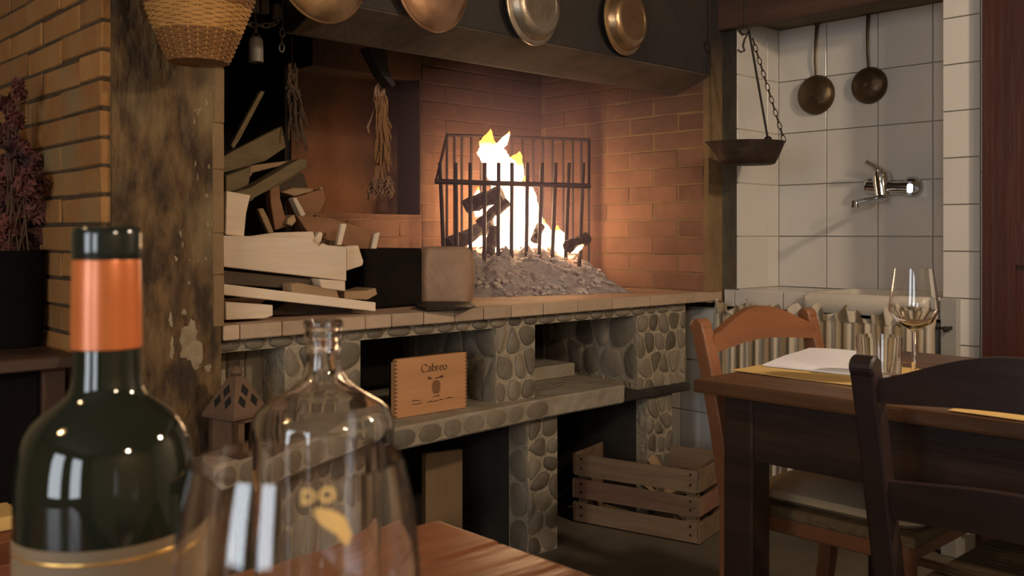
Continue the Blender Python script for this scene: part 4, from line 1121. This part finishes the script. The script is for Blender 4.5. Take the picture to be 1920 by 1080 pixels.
tube('lever', [m1+Vector((0,0,0.004)), m1.lerp(lv, 0.5)+Vector((0,0,0.006)), lv], [0.015, 0.009, 0.010], M['chrome'], tp, 12)
s0 = at(1655, 372, X=XT-0.005); s1 = at(1603, 380, X=XT-0.17)
tube('spout', [s0+Vector((0,0,0.02)), s0, s0.lerp(s1, 0.3), s0.lerp(s1, 0.92), s1, s1+Vector((0,0,-0.018))], [0.016,0.014,0.011,0.011,0.014,0.016], M['chrome'], tp, 14)

def rr_loop(x0, x1, y0, y1, r, z, n=5):
    P = []
    for (cx, cy_, a0) in ((x1-r, y1-r, 0), (x0+r, y1-r, 90), (x0+r, y0+r, 180), (x1-r, y0+r, 270)):
        for k in range(n+1):
            a = math.radians(a0+90*k/n); P.append((cx+r*math.cos(a), cy_+r*math.sin(a), z))
    return P
SX0, SX1, SY0 = EX-0.075, AX-0.004, PY1+0.006
loops = [rr_loop(SX0+0.012, SX1, SY0, SKY-0.012, 0.03, 0.768), rr_loop(SX0, SX1, SY0, SKY, 0.035, 0.790), rr_loop(SX0, SX1, SY0, SKY, 0.035, 0.826), rr_loop(SX0+0.010, SX1-0.006, SY0+0.006, SKY-0.010, 0.035, 0.838),
         rr_loop(SX0+0.035, SX1-0.03, SY0+0.03, SKY-0.035, 0.035, 0.838), rr_loop(SX0+0.05, SX1-0.045, SY0+0.045, SKY-0.05, 0.04, 0.80), rr_loop(SX0+0.06, SX1-0.055, SY0+0.055, SKY-0.06, 0.04, 0.772)]
V = [p for l_ in loops for p in l_]; n = len(loops[0]); Fc = []
for i in range(len(loops)-1):
    for k in range(n): Fc.append((i*n+k, i*n+(k+1) % n, (i+1)*n+(k+1) % n, (i+1)*n+k))
Fc.append(tuple(range(n))); Fc.append(tuple((len(loops)-1)*n+k for k in range(n)))
tag(new_obj('ceramic_sink', V, Fc, M['ceramic'], smooth=True, center=True), 'white ceramic sink with rounded rim in the tiled alcove', 'sink')
# side panel right of the curtain; recess shade painted as grey tile
pyA, pyB = at(1763, 600, X=EX-0.03).y, at(1794, 600, X=EX-0.03).y
box('side_panel', (EX-0.03, EX+0.01, pyB, pyA, 0.0, 0.838), mat('tile_shade_grey', (0.33,0.31,0.28), (0.30,0.28,0.25), 0.3, 4), ew, bevel=0.002)

# curtain
def stripe_mat():
    m = bpy.data.materials.new('striped_cloth'); m.use_nodes = True
    nt = m.node_tree; N = nt.nodes; L = nt.links; b_ = N['Principled BSDF']; b_.inputs['Roughness'].default_value = 0.9
    tc = N.new('ShaderNodeTexCoord'); wv = N.new('ShaderNodeTexWave'); wv.wave_type = 'BANDS'; wv.bands_direction = 'Y'
    wv.inputs['Scale'].default_value = 4.6; wv.inputs['Distortion'].default_value = 3.0; wv.inputs['Detail'].default_value = 1
    mp = N.new('ShaderNodeMapping'); mp.inputs['Scale'].default_value = (0.2, 1, 0.15)
    L.new(tc.outputs['Object'], mp.inputs['Vector']); L.new(mp.outputs[0], wv.inputs['Vector'])
    rp = N.new('ShaderNodeValToRGB'); e = rp.color_ramp.elements
    e[0].position = 0.25; e[0].color = (0.27, 0.20, 0.115, 1); e[1].position = 0.75; e[1].color = (0.50, 0.43, 0.33, 1)
    L.new(wv.outputs['Fac'], rp.inputs['Fac']); L.new(rp.outputs[0], b_.inputs['Base Color'])
    return m
SM = stripe_mat()
XC = EX-0.085
cy0, cy1 = at(1752, 610, X=XC).y, at(1338, 590, X=XC).y
cu = thing('sink_curtain', 'striped cream cloth curtain with ruffled top below the sink', 'curtain', (XC, (cy0+cy1)/2, 0))
ROD = at(1770, 617, X=XC).z
def cloth(name, z0, z1, amp, freq, nz_, jag=0.0, seed=0):
    rr = random.Random(seed); V, Fc = [], []; NY = 260
    ph = [rr.uniform(0, 6) for _ in range(4)]
    for j in range(nz_+1):
        s = j/nz_
        for i in range(NY+1):
            u_ = i/NY; y = cy0+(cy1-cy0)*u_
            ws = amp*(0.25+0.75*s)*(math.sin(u_*freq+ph[0])+0.5*math.sin(u_*freq*1.73+ph[1])+0.3*math.sin(u_*freq*0.37+ph[2]))
            zj = z0+(z1-z0)*s+jag*s*(1.1*math.asin(math.sin(u_*freq*0.42+ph[3]+1.5*math.sin(u_*11)))/1.5708+0.4*math.sin(u_*freq*0.9)-0.5)
            V.append((XC+ws, y, zj))
    for j in range(nz_):
        for i in range(NY): Fc.append((j*(NY+1)+i, j*(NY+1)+i+1, (j+1)*(NY+1)+i+1, (j+1)*(NY+1)+i))
    return new_obj(name, V, Fc, SM, cu, smooth=True)
cloth('skirt', ROD, 0.06, 0.014, 150, 6, seed=3)
cloth('ruffle', ROD, ROD+0.046, 0.015, 120, 5, jag=0.018, seed=3)
rd = thing('curtain_rod', 'thin curtain rod with a dark bracket below the sink', 'rod', (XC, cy0, ROD))
tube('rod', [(XC+0.028, cy0-0.03, ROD), (XC+0.028, cy1+0.01, ROD)], 0.004, M['iron'], rd, 8)
tube('bracket', [(XC, cy0-0.032, ROD), (EX-0.031, cy0-0.030, ROD)], 0.006, M['iron'], rd, 8)
lathe('knob', [(0.001,-0.010),(0.008,-0.007),(0.010,0.0),(0.008,0.007),(0.001,0.010)], M['iron'], rd, 12, (XC, cy0-0.035, ROD))

# hanging balance pan
tS = 3.47
rt = Vector((cC, -cS, 0)); fw_ = Vector((cS, cC, 0))
pc = at(1402, 268, t=tS)
bpn = thing('balance_pan', 'dark hanging scale pan with spout, iron rod and chain', 'scale', tuple(pc))
def pan_loop(rx, ry, dz, sp, tilt=0.0):
    P = []
    for k in range(40):
        a = 2*math.pi*k/40
        x = rx*math.cos(a); y = ry*math.sin(a)
        e_ = max(0.0, -math.cos(a))**10
        x -= sp*e_; y *= (1-0.35*e_)
        P.append(pc+rt*x+fw_*y+Vector((0, 0, dz+tilt*x)))
    return P
ls = [pan_loop(0.134, 0.105, 0.004, 0.024), pan_loop(0.128, 0.098, -0.012, 0.012), pan_loop(0.110, 0.080, -0.055, 0.0), pan_loop(0.098, 0.07, -0.076, 0.0), pan_loop(0.085, 0.058, -0.080, 0.0)]
li = [pan_loop(0.131, 0.102, 0.004, 0.024), pan_loop(0.124, 0.094, -0.012, 0.012), pan_loop(0.106, 0.076, -0.053, 0.0), pan_loop(0.08, 0.054, -0.074, 0.0)]
allp = ls[::-1]+li; V = [p for l_ in allp for p in l_]; Fc = []
for i in range(len(allp)-1):
    for k in range(40): Fc.append((i*40+k, i*40+(k+1) % 40, (i+1)*40+(k+1) % 40, (i+1)*40+k))
Fc.append(tuple(range(40))); Fc.append(tuple((len(allp)-1)*40+k for k in range(40)))
new_obj('pan_bowl', V, Fc, M['rust_iron'], bpn, smooth=True)
top = at(1404, 56, t=tS)
e1 = at(1440, 262, t=tS-0.07); e2 = at(1471, 266, t=tS)
tube('rod', [top, e1], 0.0042, M['iron'], bpn, 8)
lathe('rod_knob', [(0.001,-0.012),(0.013,-0.008),(0.016,0.0),(0.010,0.010),(0.001,0.014)], M['rust_iron'], bpn, 14, tuple(e1))
chain('chain_link', at(1411, 72, t=tS), e2, 0.030, 0.014, 0.0018, 'rust_iron', bpn)
P = [top+rt*(0.016*math.cos(a*math.pi/8)-0.016)+Vector((0,0,0.016*math.sin(a*math.pi/8))) for a in range(17)]
tube('ring', P, 0.0035, M['iron'], bpn, 6)
hkp = [at(1388,46,t=tS), at(1384,58,t=tS), at(1392,66,t=tS), at(1402,62,t=tS), at(1396,74,t=tS), at(1393,86,t=tS), at(1396,95,t=tS), at(1389,98,t=tS), at(1383,93,t=tS)]
tube('hook', hkp, 0.0038, M['rust_iron'], bpn, 6)
tube('hanging_wire', [at(1396, 52, t=tS), at(1396, -40, t=tS), Vector((at(1396, 0, t=tS).x, at(1396, 0, t=tS).y, ZC))], 0.0035, M['iron'], bpn, 6)

# ------------------------------------------------------------------ dining table, right
TX0 = at(1297, 710, Z=0.75).x; TY1 = at(1297, 710, Z=0.75).y
TX1 = TX0+0.78; TY0 = TY1-1.45
dt = thing('dining_table', 'dark wooden dining table with worn edge near the sink', 'table', ((TX0+TX1)/2, (TY0+TY1)/2, 0))
for k in range(4):
    w_ = (TX1-TX0)/4
    box('top_plank', (TX0+k*w_+0.0005, TX0+(k+1)*w_-0.0005, TY0, TY1+R.uniform(-0.003, 0.003), 0.722, 0.75+R.uniform(-0.0006, 0)), M['table_edge'], dt, bevel=0.006, seg=2)
lw_ = 0.068
for (x, y) in ((TX0+0.045, TY1-0.045-lw_), (TX1-0.045-lw_, TY1-0.045-lw_), (TX0+0.045, TY0+0.045), (TX1-0.045-lw_, TY0+0.045)):
    box('leg', (x, x+lw_, y, y+lw_, 0.0, 0.722), M['table_dark'], dt, bevel=0.004)
box('apron', (TX0+0.052, TX0+0.075, TY0+0.11, TY1-0.045-lw_, 0.592, 0.722), M['table_dark'], dt)
box('apron', (TX1-0.075, TX1-0.052, TY0+0.11, TY1-0.045-lw_, 0.592, 0.722), M['table_dark'], dt)
box('apron', (TX0+0.11, TX1-0.11, TY1-0.075, TY1-0.052, 0.592, 0.722), M['table_dark'], dt)
box('apron', (TX0+0.11, TX1-0.11, TY0+0.052, TY0+0.075, 0.592, 0.722), M['table_dark'], dt)
def sheet(name, x0, x1, y0, y1, z, m, label, cat, group=None, n=12, wob=0.0012, th=0.0012):
    V, Fc = [], []
    for s in (0, 1):
        for j in range(n+1):
            for i in range(n+1):
                x = x0+(x1-x0)*i/n; y = y0+(y1-y0)*j/n
                V.append((x, y, z+s*th+wob*(1+math.sin(i*1.1+j*0.7))*0.5))
    k2 = (n+1)**2
    for j in range(n):
        for i in range(n):
            a = j*(n+1)+i; Fc.append((a, a+1, a+n+2, a+n+1)); Fc.append((k2+a, k2+a+n+1, k2+a+n+2, k2+a+1))
    bd = [j for j in range(n)]+[n+(n+1)*j for j in range(n)]+[(n+1)*n+n-i for i in range(n)]+[(n+1)*(n-j) for j in range(n)]
    for q in range(len(bd)):
        a, b = bd[q], bd[(q+1) % len(bd)]; Fc.append((a, b, k2+b, k2+a))
    return tag(new_obj(name, V, Fc, M[m], smooth=False, center=True), label, cat, group)
pmc = at(1368, 694, Z=0.752)
sheet('paper_placemat', pmc.x, pmc.x+0.32, pmc.y-0.44, pmc.y, 0.7506, 'paper_y', 'yellow paper placemat under the napkin and glasses', 'placemat', 'paper placemats')
sheet('paper_placemat', TX0+0.012, TX0+0.33, pmc.y-1.0, pmc.y-0.52, 0.7506, 'paper_y', 'yellow paper placemat behind the dark near chair', 'placemat', 'paper placemats')
# folded napkin
def quad_sheet(name, C, zf, th, m, label, cat, n=16):
    V, Fc = [], []
    for s in (0, 1):
        for j in range(n+1):
            for i in range(n+1):
                u_, v_ = i/n, j/n
                p = C[0].lerp(C[1], u_).lerp(C[3].lerp(C[2], u_), v_)
                V.append((p.x, p.y, p.z+zf(u_, v_)*(1 if s else 0.0)+s*th))
    k2 = (n+1)**2
    for j in range(n):
        for i in range(n):
            a = j*(n+1)+i; Fc.append((a, a+1, a+n+2, a+n+1)); Fc.append((k2+a, k2+a+n+1, k2+a+n+2, k2+a+1))
    bd = [j for j in range(n)]+[n+(n+1)*j for j in range(n)]+[(n+1)*n+n-i for i in range(n)]+[(n+1)*(n-j) for j in range(n)]
    for q in range(len(bd)):
        a, b = bd[q], bd[(q+1) % len(bd)]; Fc.append((a, b, k2+b, k2+a))
    return tag(new_obj(name, V, Fc, M[m], smooth=True, center=True), label, cat)
ZN = 0.7535
C = [at(1430, 686, Z=ZN), at(1600, 704, Z=ZN), at(1690, 668, Z=ZN), at(1518, 655, Z=ZN)]
quad_sheet('napkin', C, lambda u, v: 0.0035*(1-abs(2*v-0.9))+0.002*math.sin(u*5)*v+0.006*max(0, v-0.75), 0.003, 'napkin', 'white folded paper napkin lying on the yellow placemat', 'napkin')
# wine glass and tumbler
def solid_lathe(name, outer, inner, m, parent, c, n=48):
    prof = outer+inner[::-1]
    return lathe(name, prof, m, parent, n, c)
gp = at(1713, 690, t=1.86); gp.z = 0.752
wg = thing('wine_glass', 'clear stemmed wine glass standing on the dining table', 'glass', tuple(gp))
r1_ = 44.5*1.86/F; zr_ = lambda y: at(1713, y, t=1.86).z
zrim, zmax, zbot = zr_(503), zr_(582), zr_(620)
solid_lathe('bowl', [(0.004, zbot-0.75-0.002), (0.012, zbot-0.752+0.004), (r1_*0.72, (zbot+zmax)/2-0.756), (r1_, zmax-0.752), (r1_*0.97, zmax-0.752+0.018), (r1_*0.78, zrim-0.752)],
            [(0.0006, zbot-0.752+0.006), (0.010, zbot-0.752+0.008), (r1_*0.70-0.001, (zbot+zmax)/2-0.7535), (r1_-0.0012, zmax-0.752), (r1_*0.97-0.0012, zmax-0.752+0.018), (r1_*0.78-0.001, zrim-0.752)], GLASS, wg, tuple(gp))
lathe('stem', [(0.0005, 0.0), (0.036, 0.0), (0.036, 0.0015), (0.012, 0.005), (0.0045, 0.014), (0.0036, 0.05), (0.0042, zbot-0.752-0.004), (0.006, zbot-0.7525), (0.0005, zbot-0.752)], GLASS, wg, 32, tuple(gp))
tq = at(1648, 690, t=1.96); tq.z = 0.7525
r_ = 41.5*1.96/F; hz_ = at(1648, 630, t=1.96).z-0.752
tb_ = lathe('tumbler', [(0.0005, 0.0), (r_*0.93, 0.0), (r_*0.96, 0.004), (r_, hz_), (r_-0.0016, hz_), (r_*0.95-0.002, 0.010), (0.0005, 0.009)], GLASS, None, 40, tuple(tq), center=True)
tag(tb_, 'low clear water tumbler beside the napkin', 'glass')

# ------------------------------------------------------------------ chairs
def rsweep(name, path, wx, wy, m, parent):
    V, Fc = [], []
    for p in path:
        for (a, b) in ((-1,-1),(1,-1),(1,1),(-1,1)): V.append((p[0]+a*wx/2, p[1]+b*wy/2, p[2]))
    for i in range(len(path)-1):
        for k in range(4): Fc.append((i*4+k, i*4+(k+1) % 4, (i+1)*4+(k+1) % 4, (i+1)*4+k))
    Fc.append((0,1,2,3)); e = (len(path)-1)*4; Fc.append((e,e+1,e+2,e+3))
    o = new_obj(name, V, Fc, m, parent); bevel_obj(o, 0.004, 2); return o
def chair(name, label, loc, rz, m, hw=0.225):
    o = thing(name, label, 'chair', loc, rz, group='wooden dining chairs', local=True)
    # the sitter faces local -y
    for s in (-1, 1):
        x = s*hw
        rsweep('back_post', [(x*0.90, 0.235, 0.0), (x*0.93, 0.205, 0.22), (x*0.96, 0.20, 0.45), (x, 0.222, 0.62), (x, 0.250, 0.75), (x, 0.268, 0.82), (x, 0.274, 0.836)], 0.040, 0.034, m, o)
        V, Fc = lathe_vf([(0.0005,-0.0202),(0.015,-0.0202),(0.0185,-0.0165),(0.0185,0.0165),(0.015,0.0202),(0.0005,0.0202)], 18)
        V = [(x+v[2], 0.273+v[0], 0.834+v[1]) for v in V]
        new_obj('post_scroll', V, Fc, m, o, smooth=False)
        tube('leg', [(s*0.195, -0.185, 0.0), (s*0.197, -0.187, 0.2), (s*0.20, -0.19, 0.45)], [0.015, 0.019, 0.021], m, o, 12)
        for z_ in (0.13, 0.27):
            tube('stretcher', [(s*0.197, -0.186, z_), (s*hw*0.92, 0.212, z_)], 0.011, m, o, 10)
        rsweep_b = box('seat_rail', (s*0.205-0.012, s*0.205+0.012, -0.19, 0.19, 0.40, 0.44), m, o, bevel=0.003)
    for z_ in (0.20, 0.32): tube('stretcher', [(-0.197, -0.187, z_), (0.197, -0.187, z_)], 0.012, m, o, 10)
    box('seat_rail', (-0.2, 0.2, -0.20, -0.176, 0.40, 0.44), m, o, bevel=0.003)
    box('seat_rail', (-0.19, 0.19, 0.176, 0.20, 0.40, 0.44), m, o, bevel=0.003)
    st = box('seat', (-0.222, 0.222, -0.215, 0.185, 0.432, 0.458), M['rush'], o, bevel=0.010, seg=3)
    def slat(nm, z0, z1, hump0, hump1, yb, th=0.020, n=16):
        V, Fc = [], []
        for i in range(n+1):
            u_ = -1+2*i/n; x = u_*(hw-0.012)
            hb = math.cos(u_*math.pi/2)**1.25
            yy_ = yb+0.018*hb
            za, zb_ = z0+hump0*hb, z1+hump1*hb
            V += [(x, yy_-th/2, za), (x, yy_+th/2, za), (x, yy_+th/2+0.004, zb_), (x, yy_-th/2+0.004, zb_)]
        for i in range(n):
            for k in range(4): Fc.append((i*4+k, i*4+(k+1) % 4, (i+1)*4+(k+1) % 4, (i+1)*4+k))
        Fc.append((0,1,2,3)); e = n*4; Fc.append((e,e+1,e+2,e+3))
        new_obj(nm, V, Fc, m, o)
    slat('top_rail', 0.776, 0.814, 0.014, 0.056, 0.252)
    slat('back_slat', 0.585, 0.645, 0.012, 0.020, 0.216)
    return o
ca_ = at(1415, 600, Y=1.30)
chair('dining_chair', 'orange brown wooden chair at the far end of the table', (ca_.x+0.015, 1.30-0.272, 0), 0.0, M['chair_orange'], 0.235)
cw = at(1608, 700, X=1.455)
chair('dining_chair', 'dark brown wooden chair in the right foreground, back towards viewer', (1.455+0.272, cw.y-0.245, 0), math.pi/2, M['chair_dark'], 0.232)
# seat cushion on the far chair
cx_, cy_ = ca_.x+0.015, 1.30-0.272
loops = [rr_loop(cx_-0.19, cx_+0.19, cy_-0.20, cy_+0.15, 0.05, 0.459), rr_loop(cx_-0.212, cx_+0.212, cy_-0.218, cy_+0.17, 0.06, 0.473), rr_loop(cx_-0.208, cx_+0.208, cy_-0.214, cy_+0.166, 0.06, 0.488), rr_loop(cx_-0.17, cx_+0.17, cy_-0.175, cy_+0.13, 0.07, 0.502), rr_loop(cx_-0.08, cx_+0.08, cy_-0.09, cy_+0.05, 0.05, 0.500)]
V = [p for l_ in loops for p in l_]; n = len(loops[0]); Fc = []
for i in range(len(loops)-1):
    for k in range(n): Fc.append((i*n+k, i*n+(k+1) % n, (i+1)*n+(k+1) % n, (i+1)*n+k))
Fc.append(tuple(range(n))); Fc.append(tuple((len(loops)-1)*n+k for k in range(n)))
tag(new_obj('seat_cushion', V, Fc, M['cushion'], smooth=True, center=True), 'beige seat cushion on the far orange brown chair', 'cushion')

# ------------------------------------------------------------------ left: console, pot, dried flowers, bench
ZCON = at(60, 672, Y=2.30).z
con = thing('console_table', 'dark brown console table left of the brick pillar', 'table', (0.2, 2.55, 0))
cxr = XPL-0.012
box('top', (-0.55, cxr, 2.30, 2.96, ZCON-0.03, ZCON), M['console'], con, bevel=0.004)
for (x, y) in ((-0.53, 2.33), (cxr-0.07, 2.33), (-0.53, 2.89), (cxr-0.07, 2.89)):
    box('leg', (x, x+0.05, y, y+0.05, 0, ZCON-0.03), M['console'], con)
box('front_panel', (-0.5, cxr-0.03, 2.345, 2.365, 0.03, ZCON-0.03), M['pot_black'], con)  # added black panels; colour stands for the shade under the console top
box('side_panel', (cxr-0.03, cxr-0.015, 2.345, 2.95, 0.03, ZCON-0.03), M['pot_black'], con)
ptc = at(22, 560, Y=2.58); ptz = at(40, 470, Y=2.5).z-ZCON
pr = (at(86, 560, Y=2.56)-at(22, 560, Y=2.58)).length
pot = lathe('flower_pot', [(0.001, 0.001), (pr*0.86, 0.001), (pr*0.93, 0.02), (pr, ptz*0.92), (pr*1.02, ptz), (pr*0.93, ptz), (pr*0.90, ptz*0.8), (0.001, ptz*0.78)], M['pot_black'], None, 36, (ptc.x, ptc.y, ZCON), center=True)
tag(pot, 'black pot holding dried flowers on the console table', 'pot')
bq = thing('dried_bouquet', 'bunch of dark red dried flowers in the black pot', 'flowers', (ptc.x, ptc.y, ZCON+ptz*0.8))
heads = [(30,430,34),(70,395,26),(14,372,32),(56,345,30),(20,318,28),(62,300,16),(34,278,22),(8,256,22),(30,226,15),(14,196,15),(38,176,9),(33,156,6),(75,440,20),(0,430,30),(5,470,26),(60,458,24)]
for i, (x, y, rp_) in enumerate(heads):
    c = at(x, y, t=2.42+R.uniform(-0.08, 0.08)); rr = rp_*2.42/F
    V, Fc = [], []
    for q in range(int(40+rp_*7)):
        d = Vector((R.gauss(0,1), R.gauss(0,1), R.gauss(0,1))).normalized()*rr*(R.random()**0.35)
        s = R.uniform(0.008, 0.018); e1_ = Vector((R.gauss(0,1), R.gauss(0,1), R.gauss(0,1))).normalized(); e2_ = e1_.cross(d if d.length > 0 else Vector((0,0,1)))
        if e2_.length < 1e-6: continue
        e2_.normalize(); p = c+d; k = len(V)
        nn = e1_.cross(e2_)*s*0.35
        V += [p-e1_*s, p-e2_*s*0.6+nn, p+e1_*s, p+e2_*s*0.6+nn]; Fc += [(k,k+1,k+2),(k,k+2,k+3)]
    o = new_obj('flower_head', V, Fc, M['petal'], bq); o['kind'] = 'stuff'
for (x, y, rp_) in heads:
    c = at(x, y, t=2.42); tube('stem', [(ptc.x+R.uniform(-0.04, 0.04), ptc.y+R.uniform(-0.03, 0.03), ZCON+ptz*0.80), ((ptc.x+c.x)/2, (ptc.y+c.y)/2, (ZCON+ptz+c.z)/2+0.03), c], 0.0022, M['twig'], bq, 5)
# bench and folded cloth
bz = 0.46
be = thing('wooden_bench', 'reddish brown wooden bench left behind the wine bottle', 'bench', (0.35, 1.9, 0))
b1 = at(10, 950, Z=bz); b2 = at(150, 1000, Z=bz)
byf = at(10, 945, Z=bz).y
for k in range(3):
    box('seat_plank', (-0.45, b2.x, byf-0.42+k*0.14+0.002, byf-0.28+k*0.14-0.002, bz-0.03, bz), M['bench'], be, bevel=0.003)
for x in (-0.40, b2.x-0.10):
    for y in (byf-0.39, byf-0.07): box('leg', (x, x+0.05, y, y+0.05, 0, bz-0.03), M['bench'], be)
yc_ = at(5, 955, Z=bz+0.02)
box_o = box('folded_cloth', (yc_.x-0.22, at(24, 955, Z=bz+0.02).x, yc_.y-0.10, yc_.y+0.02, bz+0.001, bz+0.03), M['paper_y'], bevel=0.008, seg=3, center=True)
tag(box_o, 'folded yellow cloth on the wooden bench', 'cloth')

# ------------------------------------------------------------------ foreground table and tableware
NX, NY_ = at(815, 974, Z=0.75).x, at(815, 974, Z=0.75).y
nt_ = thing('near_table', 'worn reddish wooden table in the foreground under the bottles', 'table', (0.1, 0.1, 0))
ya = NY_
for wv in (0.098, 0.13, 0.14, 0.15, 0.15, 0.15):
    box('top_plank', (-0.75, NX+R.uniform(-0.003, 0.003), ya-wv+0.001, ya-0.001, 0.712, 0.75+R.uniform(-0.0008, 0)), M['near_table'], nt_, bevel=0.004, seg=2)
    ya -= wv
for (x, y) in ((-0.70, NY_-0.12), (NX-0.12, NY_-0.12), (-0.70, ya+0.05), (NX-0.12, ya+0.05)):
    box('leg', (x, x+0.07, y, y+0.07, 0, 0.712), M['near_table'], nt_, bevel=0.004)
multi = box('apron', (-0.66, NX-0.09, NY_-0.10, NY_-0.08, 0.61, 0.712), M['near_table'], nt_)
box('apron', (NX-0.10, NX-0.08, ya+0.08, NY_-0.08, 0.61, 0.712), M['near_table'], nt_)

tB = 0.443
wbp = at(200, 900, t=tB); zB = lambda y: at(200, y, t=tB).z-0.7505
wbo = thing('wine_bottle', 'dark green wine bottle with orange capsule in left foreground', 'bottle', (wbp.x, wbp.y, 0.7505))
cB = (wbp.x, wbp.y, 0.7505)
px = tB/F
lathe('glass_body', [(0.001, 0.004), (0.025, 0.002), (0.0375, 0.0), (158*px, 0.006), (158*px, zB(915)), (157*px, zB(890)), (153*px, zB(858)), (148*px, zB(832)), (141*px, zB(810)), (128*px, zB(789)), (112*px, zB(773)), (96*px, zB(761)), (80*px, zB(749)), (68*px, zB(737)), (62*px, zB(720)), (60*px, zB(695)), (59*px, zB(650)), (58*px, zB(480))], M['bottle_glass'], wbo, 64, cB)
lathe('capsule', [(59.2*px, zB(652)), (62.5*px, zB(650)), (61.5*px, zB(560)), (59.8*px, zB(490)), (58.5*px, zB(485))], M['capsule'], wbo, 48, cB)
lathe('bottle_lip', [(57*px, zB(490)), (60*px, zB(484)), (61*px, zB(470)), (61*px, zB(440)), (59*px, zB(428)), (55*px, zB(425)), (42*px, zB(425)), (40*px, zB(440)), (0.0005, zB(442))], M['capsule_dark'], wbo, 48, cB)
lb = lathe('label', [(158.4*px, zB(984)), (159.2*px, zB(983)), (159.2*px, zB(1250)), (158.4*px, zB(1252))], M['wine_label'], wbo, 64, cB)
lathe('gold_line', [(159.3*px, zB(1004)), (159.7*px, zB(1004.5)), (159.7*px, zB(1009)), (159.3*px, zB(1009.5))], M['gold'], lb, 64, cB)

tC = 0.60
wp = at(606, 900, t=tC); pc_ = tC/F
zW = lambda y: at(606, y, t=tC).z-0.7505
cW = (wp.x, wp.y, 0.7505)
wbt = thing('water_bottle', 'clear glass water bottle with narrow neck behind the wine glass', 'bottle', cW)
outer = [(0.0005, 0.002), (0.030, 0.0), (126*pc_, 0.006), (131*pc_, 0.03), (132*pc_, zW(850)), (133*pc_, zW(815)), (131*pc_, zW(786)), (122*pc_, zW(768)), (108*pc_, zW(755)), (86*pc_, zW(742)), (64*pc_, zW(729)), (46*pc_, zW(714)), (37*pc_, zW(699)), (32*pc_, zW(670)), (32*pc_, zW(640)), (36*pc_, zW(634)), (36*pc_, zW(628)), (33*pc_, zW(624)), (33*pc_, zW(618)), (37*pc_, zW(614)), (37*pc_, zW(602)), (35*pc_, zW(600))]
inner = [(0.0005, 0.006)]+[(max(r-0.0022, 0.0005), z) for r, z in outer[2:14]]+[(29*pc_, zW(640)), (29*pc_, zW(602)), (31*pc_, zW(600))]
lathe('glass_body', outer+inner[::-1], GLASS, wbt, 64, cW)

tG = 0.325
gpn = at(560, 900, t=tG); pg = tG/F
cG = (gpn.x, gpn.y, 0.7505)
zG = lambda y: at(560, y, t=tG).z-0.7505
ngl = thing('wine_glass', 'large clear wine glass with gold print in the foreground', 'glass', cG)
zr0 = zG(858)
outer = [(0.0045, 0.118), (0.012, 0.121), (0.028, 0.132), (0.038, 0.148), (0.0415, 0.168), (0.0412, 0.182), (0.0392, zr0-0.018), (0.0352, zr0)]
inner = [(0.0005, 0.1225), (0.011, 0.1235), (0.0268, 0.1335), (0.0368, 0.149), (0.0403, 0.168), (0.0400, 0.182), (0.0381, zr0-0.018), (0.0343, zr0)]
# smooth the bowl profile
def dens(P, n=4):
    out = []
    for i in range(len(P)-1):
        p0, p1, p2, p3 = P[max(i-1, 0)], P[i], P[i+1], P[min(i+2, len(P)-1)]
        for k in range(n):
            s = k/n
            out.append(tuple(0.5*((2*p1[j])+(-p0[j]+p2[j])*s+(2*p0[j]-5*p1[j]+4*p2[j]-p3[j])*s*s+(-p0[j]+3*p1[j]-3*p2[j]+p3[j])*s**3) for j in (0, 1)))
    out.append(P[-1]); return out
lathe('bowl', dens(outer)+dens(inner)[::-1], GLASS, ngl, 72, cG)
lathe('stem', [(0.0005, 0.0), (0.036, 0.0), (0.036, 0.0016), (0.014, 0.006), (0.0055, 0.016), (0.0042, 0.05), (0.0042, 0.10), (0.0050, 0.1175), (0.0005, 0.1175)], GLASS, ngl, 40, cG)
def rad_out(z):
    P = dens(outer)
    for a, b in zip(P[:-1], P[1:]):
        if a[1] <= z <= b[1]: return a[0]+(b[0]-a[0])*(z-a[1])/max(b[1]-a[1], 1e-6)
    return P[-1][0]
phi0 = math.atan2(-cG[1], -cG[0])           # direction to the viewer
def wrap(name, polys, mt, par):
    V, Fc = [], []
    for P in polys:
        k = len(V)
        for (u_, z_) in P:
            r_ = rad_out(z_)+0.0003; a = phi0+u_/r_
            V.append((cG[0]+r_*math.cos(a), cG[1]+r_*math.sin(a), 0.7505+z_))
        Fc.append(tuple(range(k, len(V))))
    return new_obj(name, V, Fc, M[mt], par)
def ring_polys(cu_, cz_, rx, rz, th, a0=0, a1=360, n=20):
    out = []
    for i in range(n):
        b0, b1 = math.radians(a0+(a1-a0)*i/n), math.radians(a0+(a1-a0)*(i+1)/n)
        out.append([(cu_+rx*math.cos(b0), cz_+rz*math.sin(b0)), (cu_+rx*math.cos(b1), cz_+rz*math.sin(b1)), (cu_+(rx-th)*math.cos(b1), cz_+(rz-th)*math.sin(b1)), (cu_+(rx-th)*math.cos(b0), cz_+(rz-th)*math.sin(b0))])
    return out
zt_ = at(575, 935, t=0.288).z-0.7505
hl = 0.0023
pD = ring_polys(0.0016, zt_, 0.0036, hl, 0.0011, -90, 90, 12)+[[(0.0008, zt_-hl), (0.0019, zt_-hl), (0.0019, zt_+hl), (0.0008, zt_+hl)]]
pO = ring_polys(0.0086, zt_, 0.0026, hl, 0.0011)
lt = wrap('gold_lettering', pD+pO, 'gold_print', ngl)
P = [(0.0045+0.010*s, zt_-0.0035-0.004*s+0.0012*math.sin(s*3.1)) for s in [i/8 for i in range(9)]]
Q = [(0.0165, zt_-0.0125), (0.0150, zt_-0.016), (0.0110, zt_-0.0115), (0.0070, zt_-0.0085), (0.0048, zt_-0.0055)]
wrap('gold_emblem', [P+Q], 'gold_print', ngl)

for o in LOCALS:
    if '_local' in o: del o['_local']
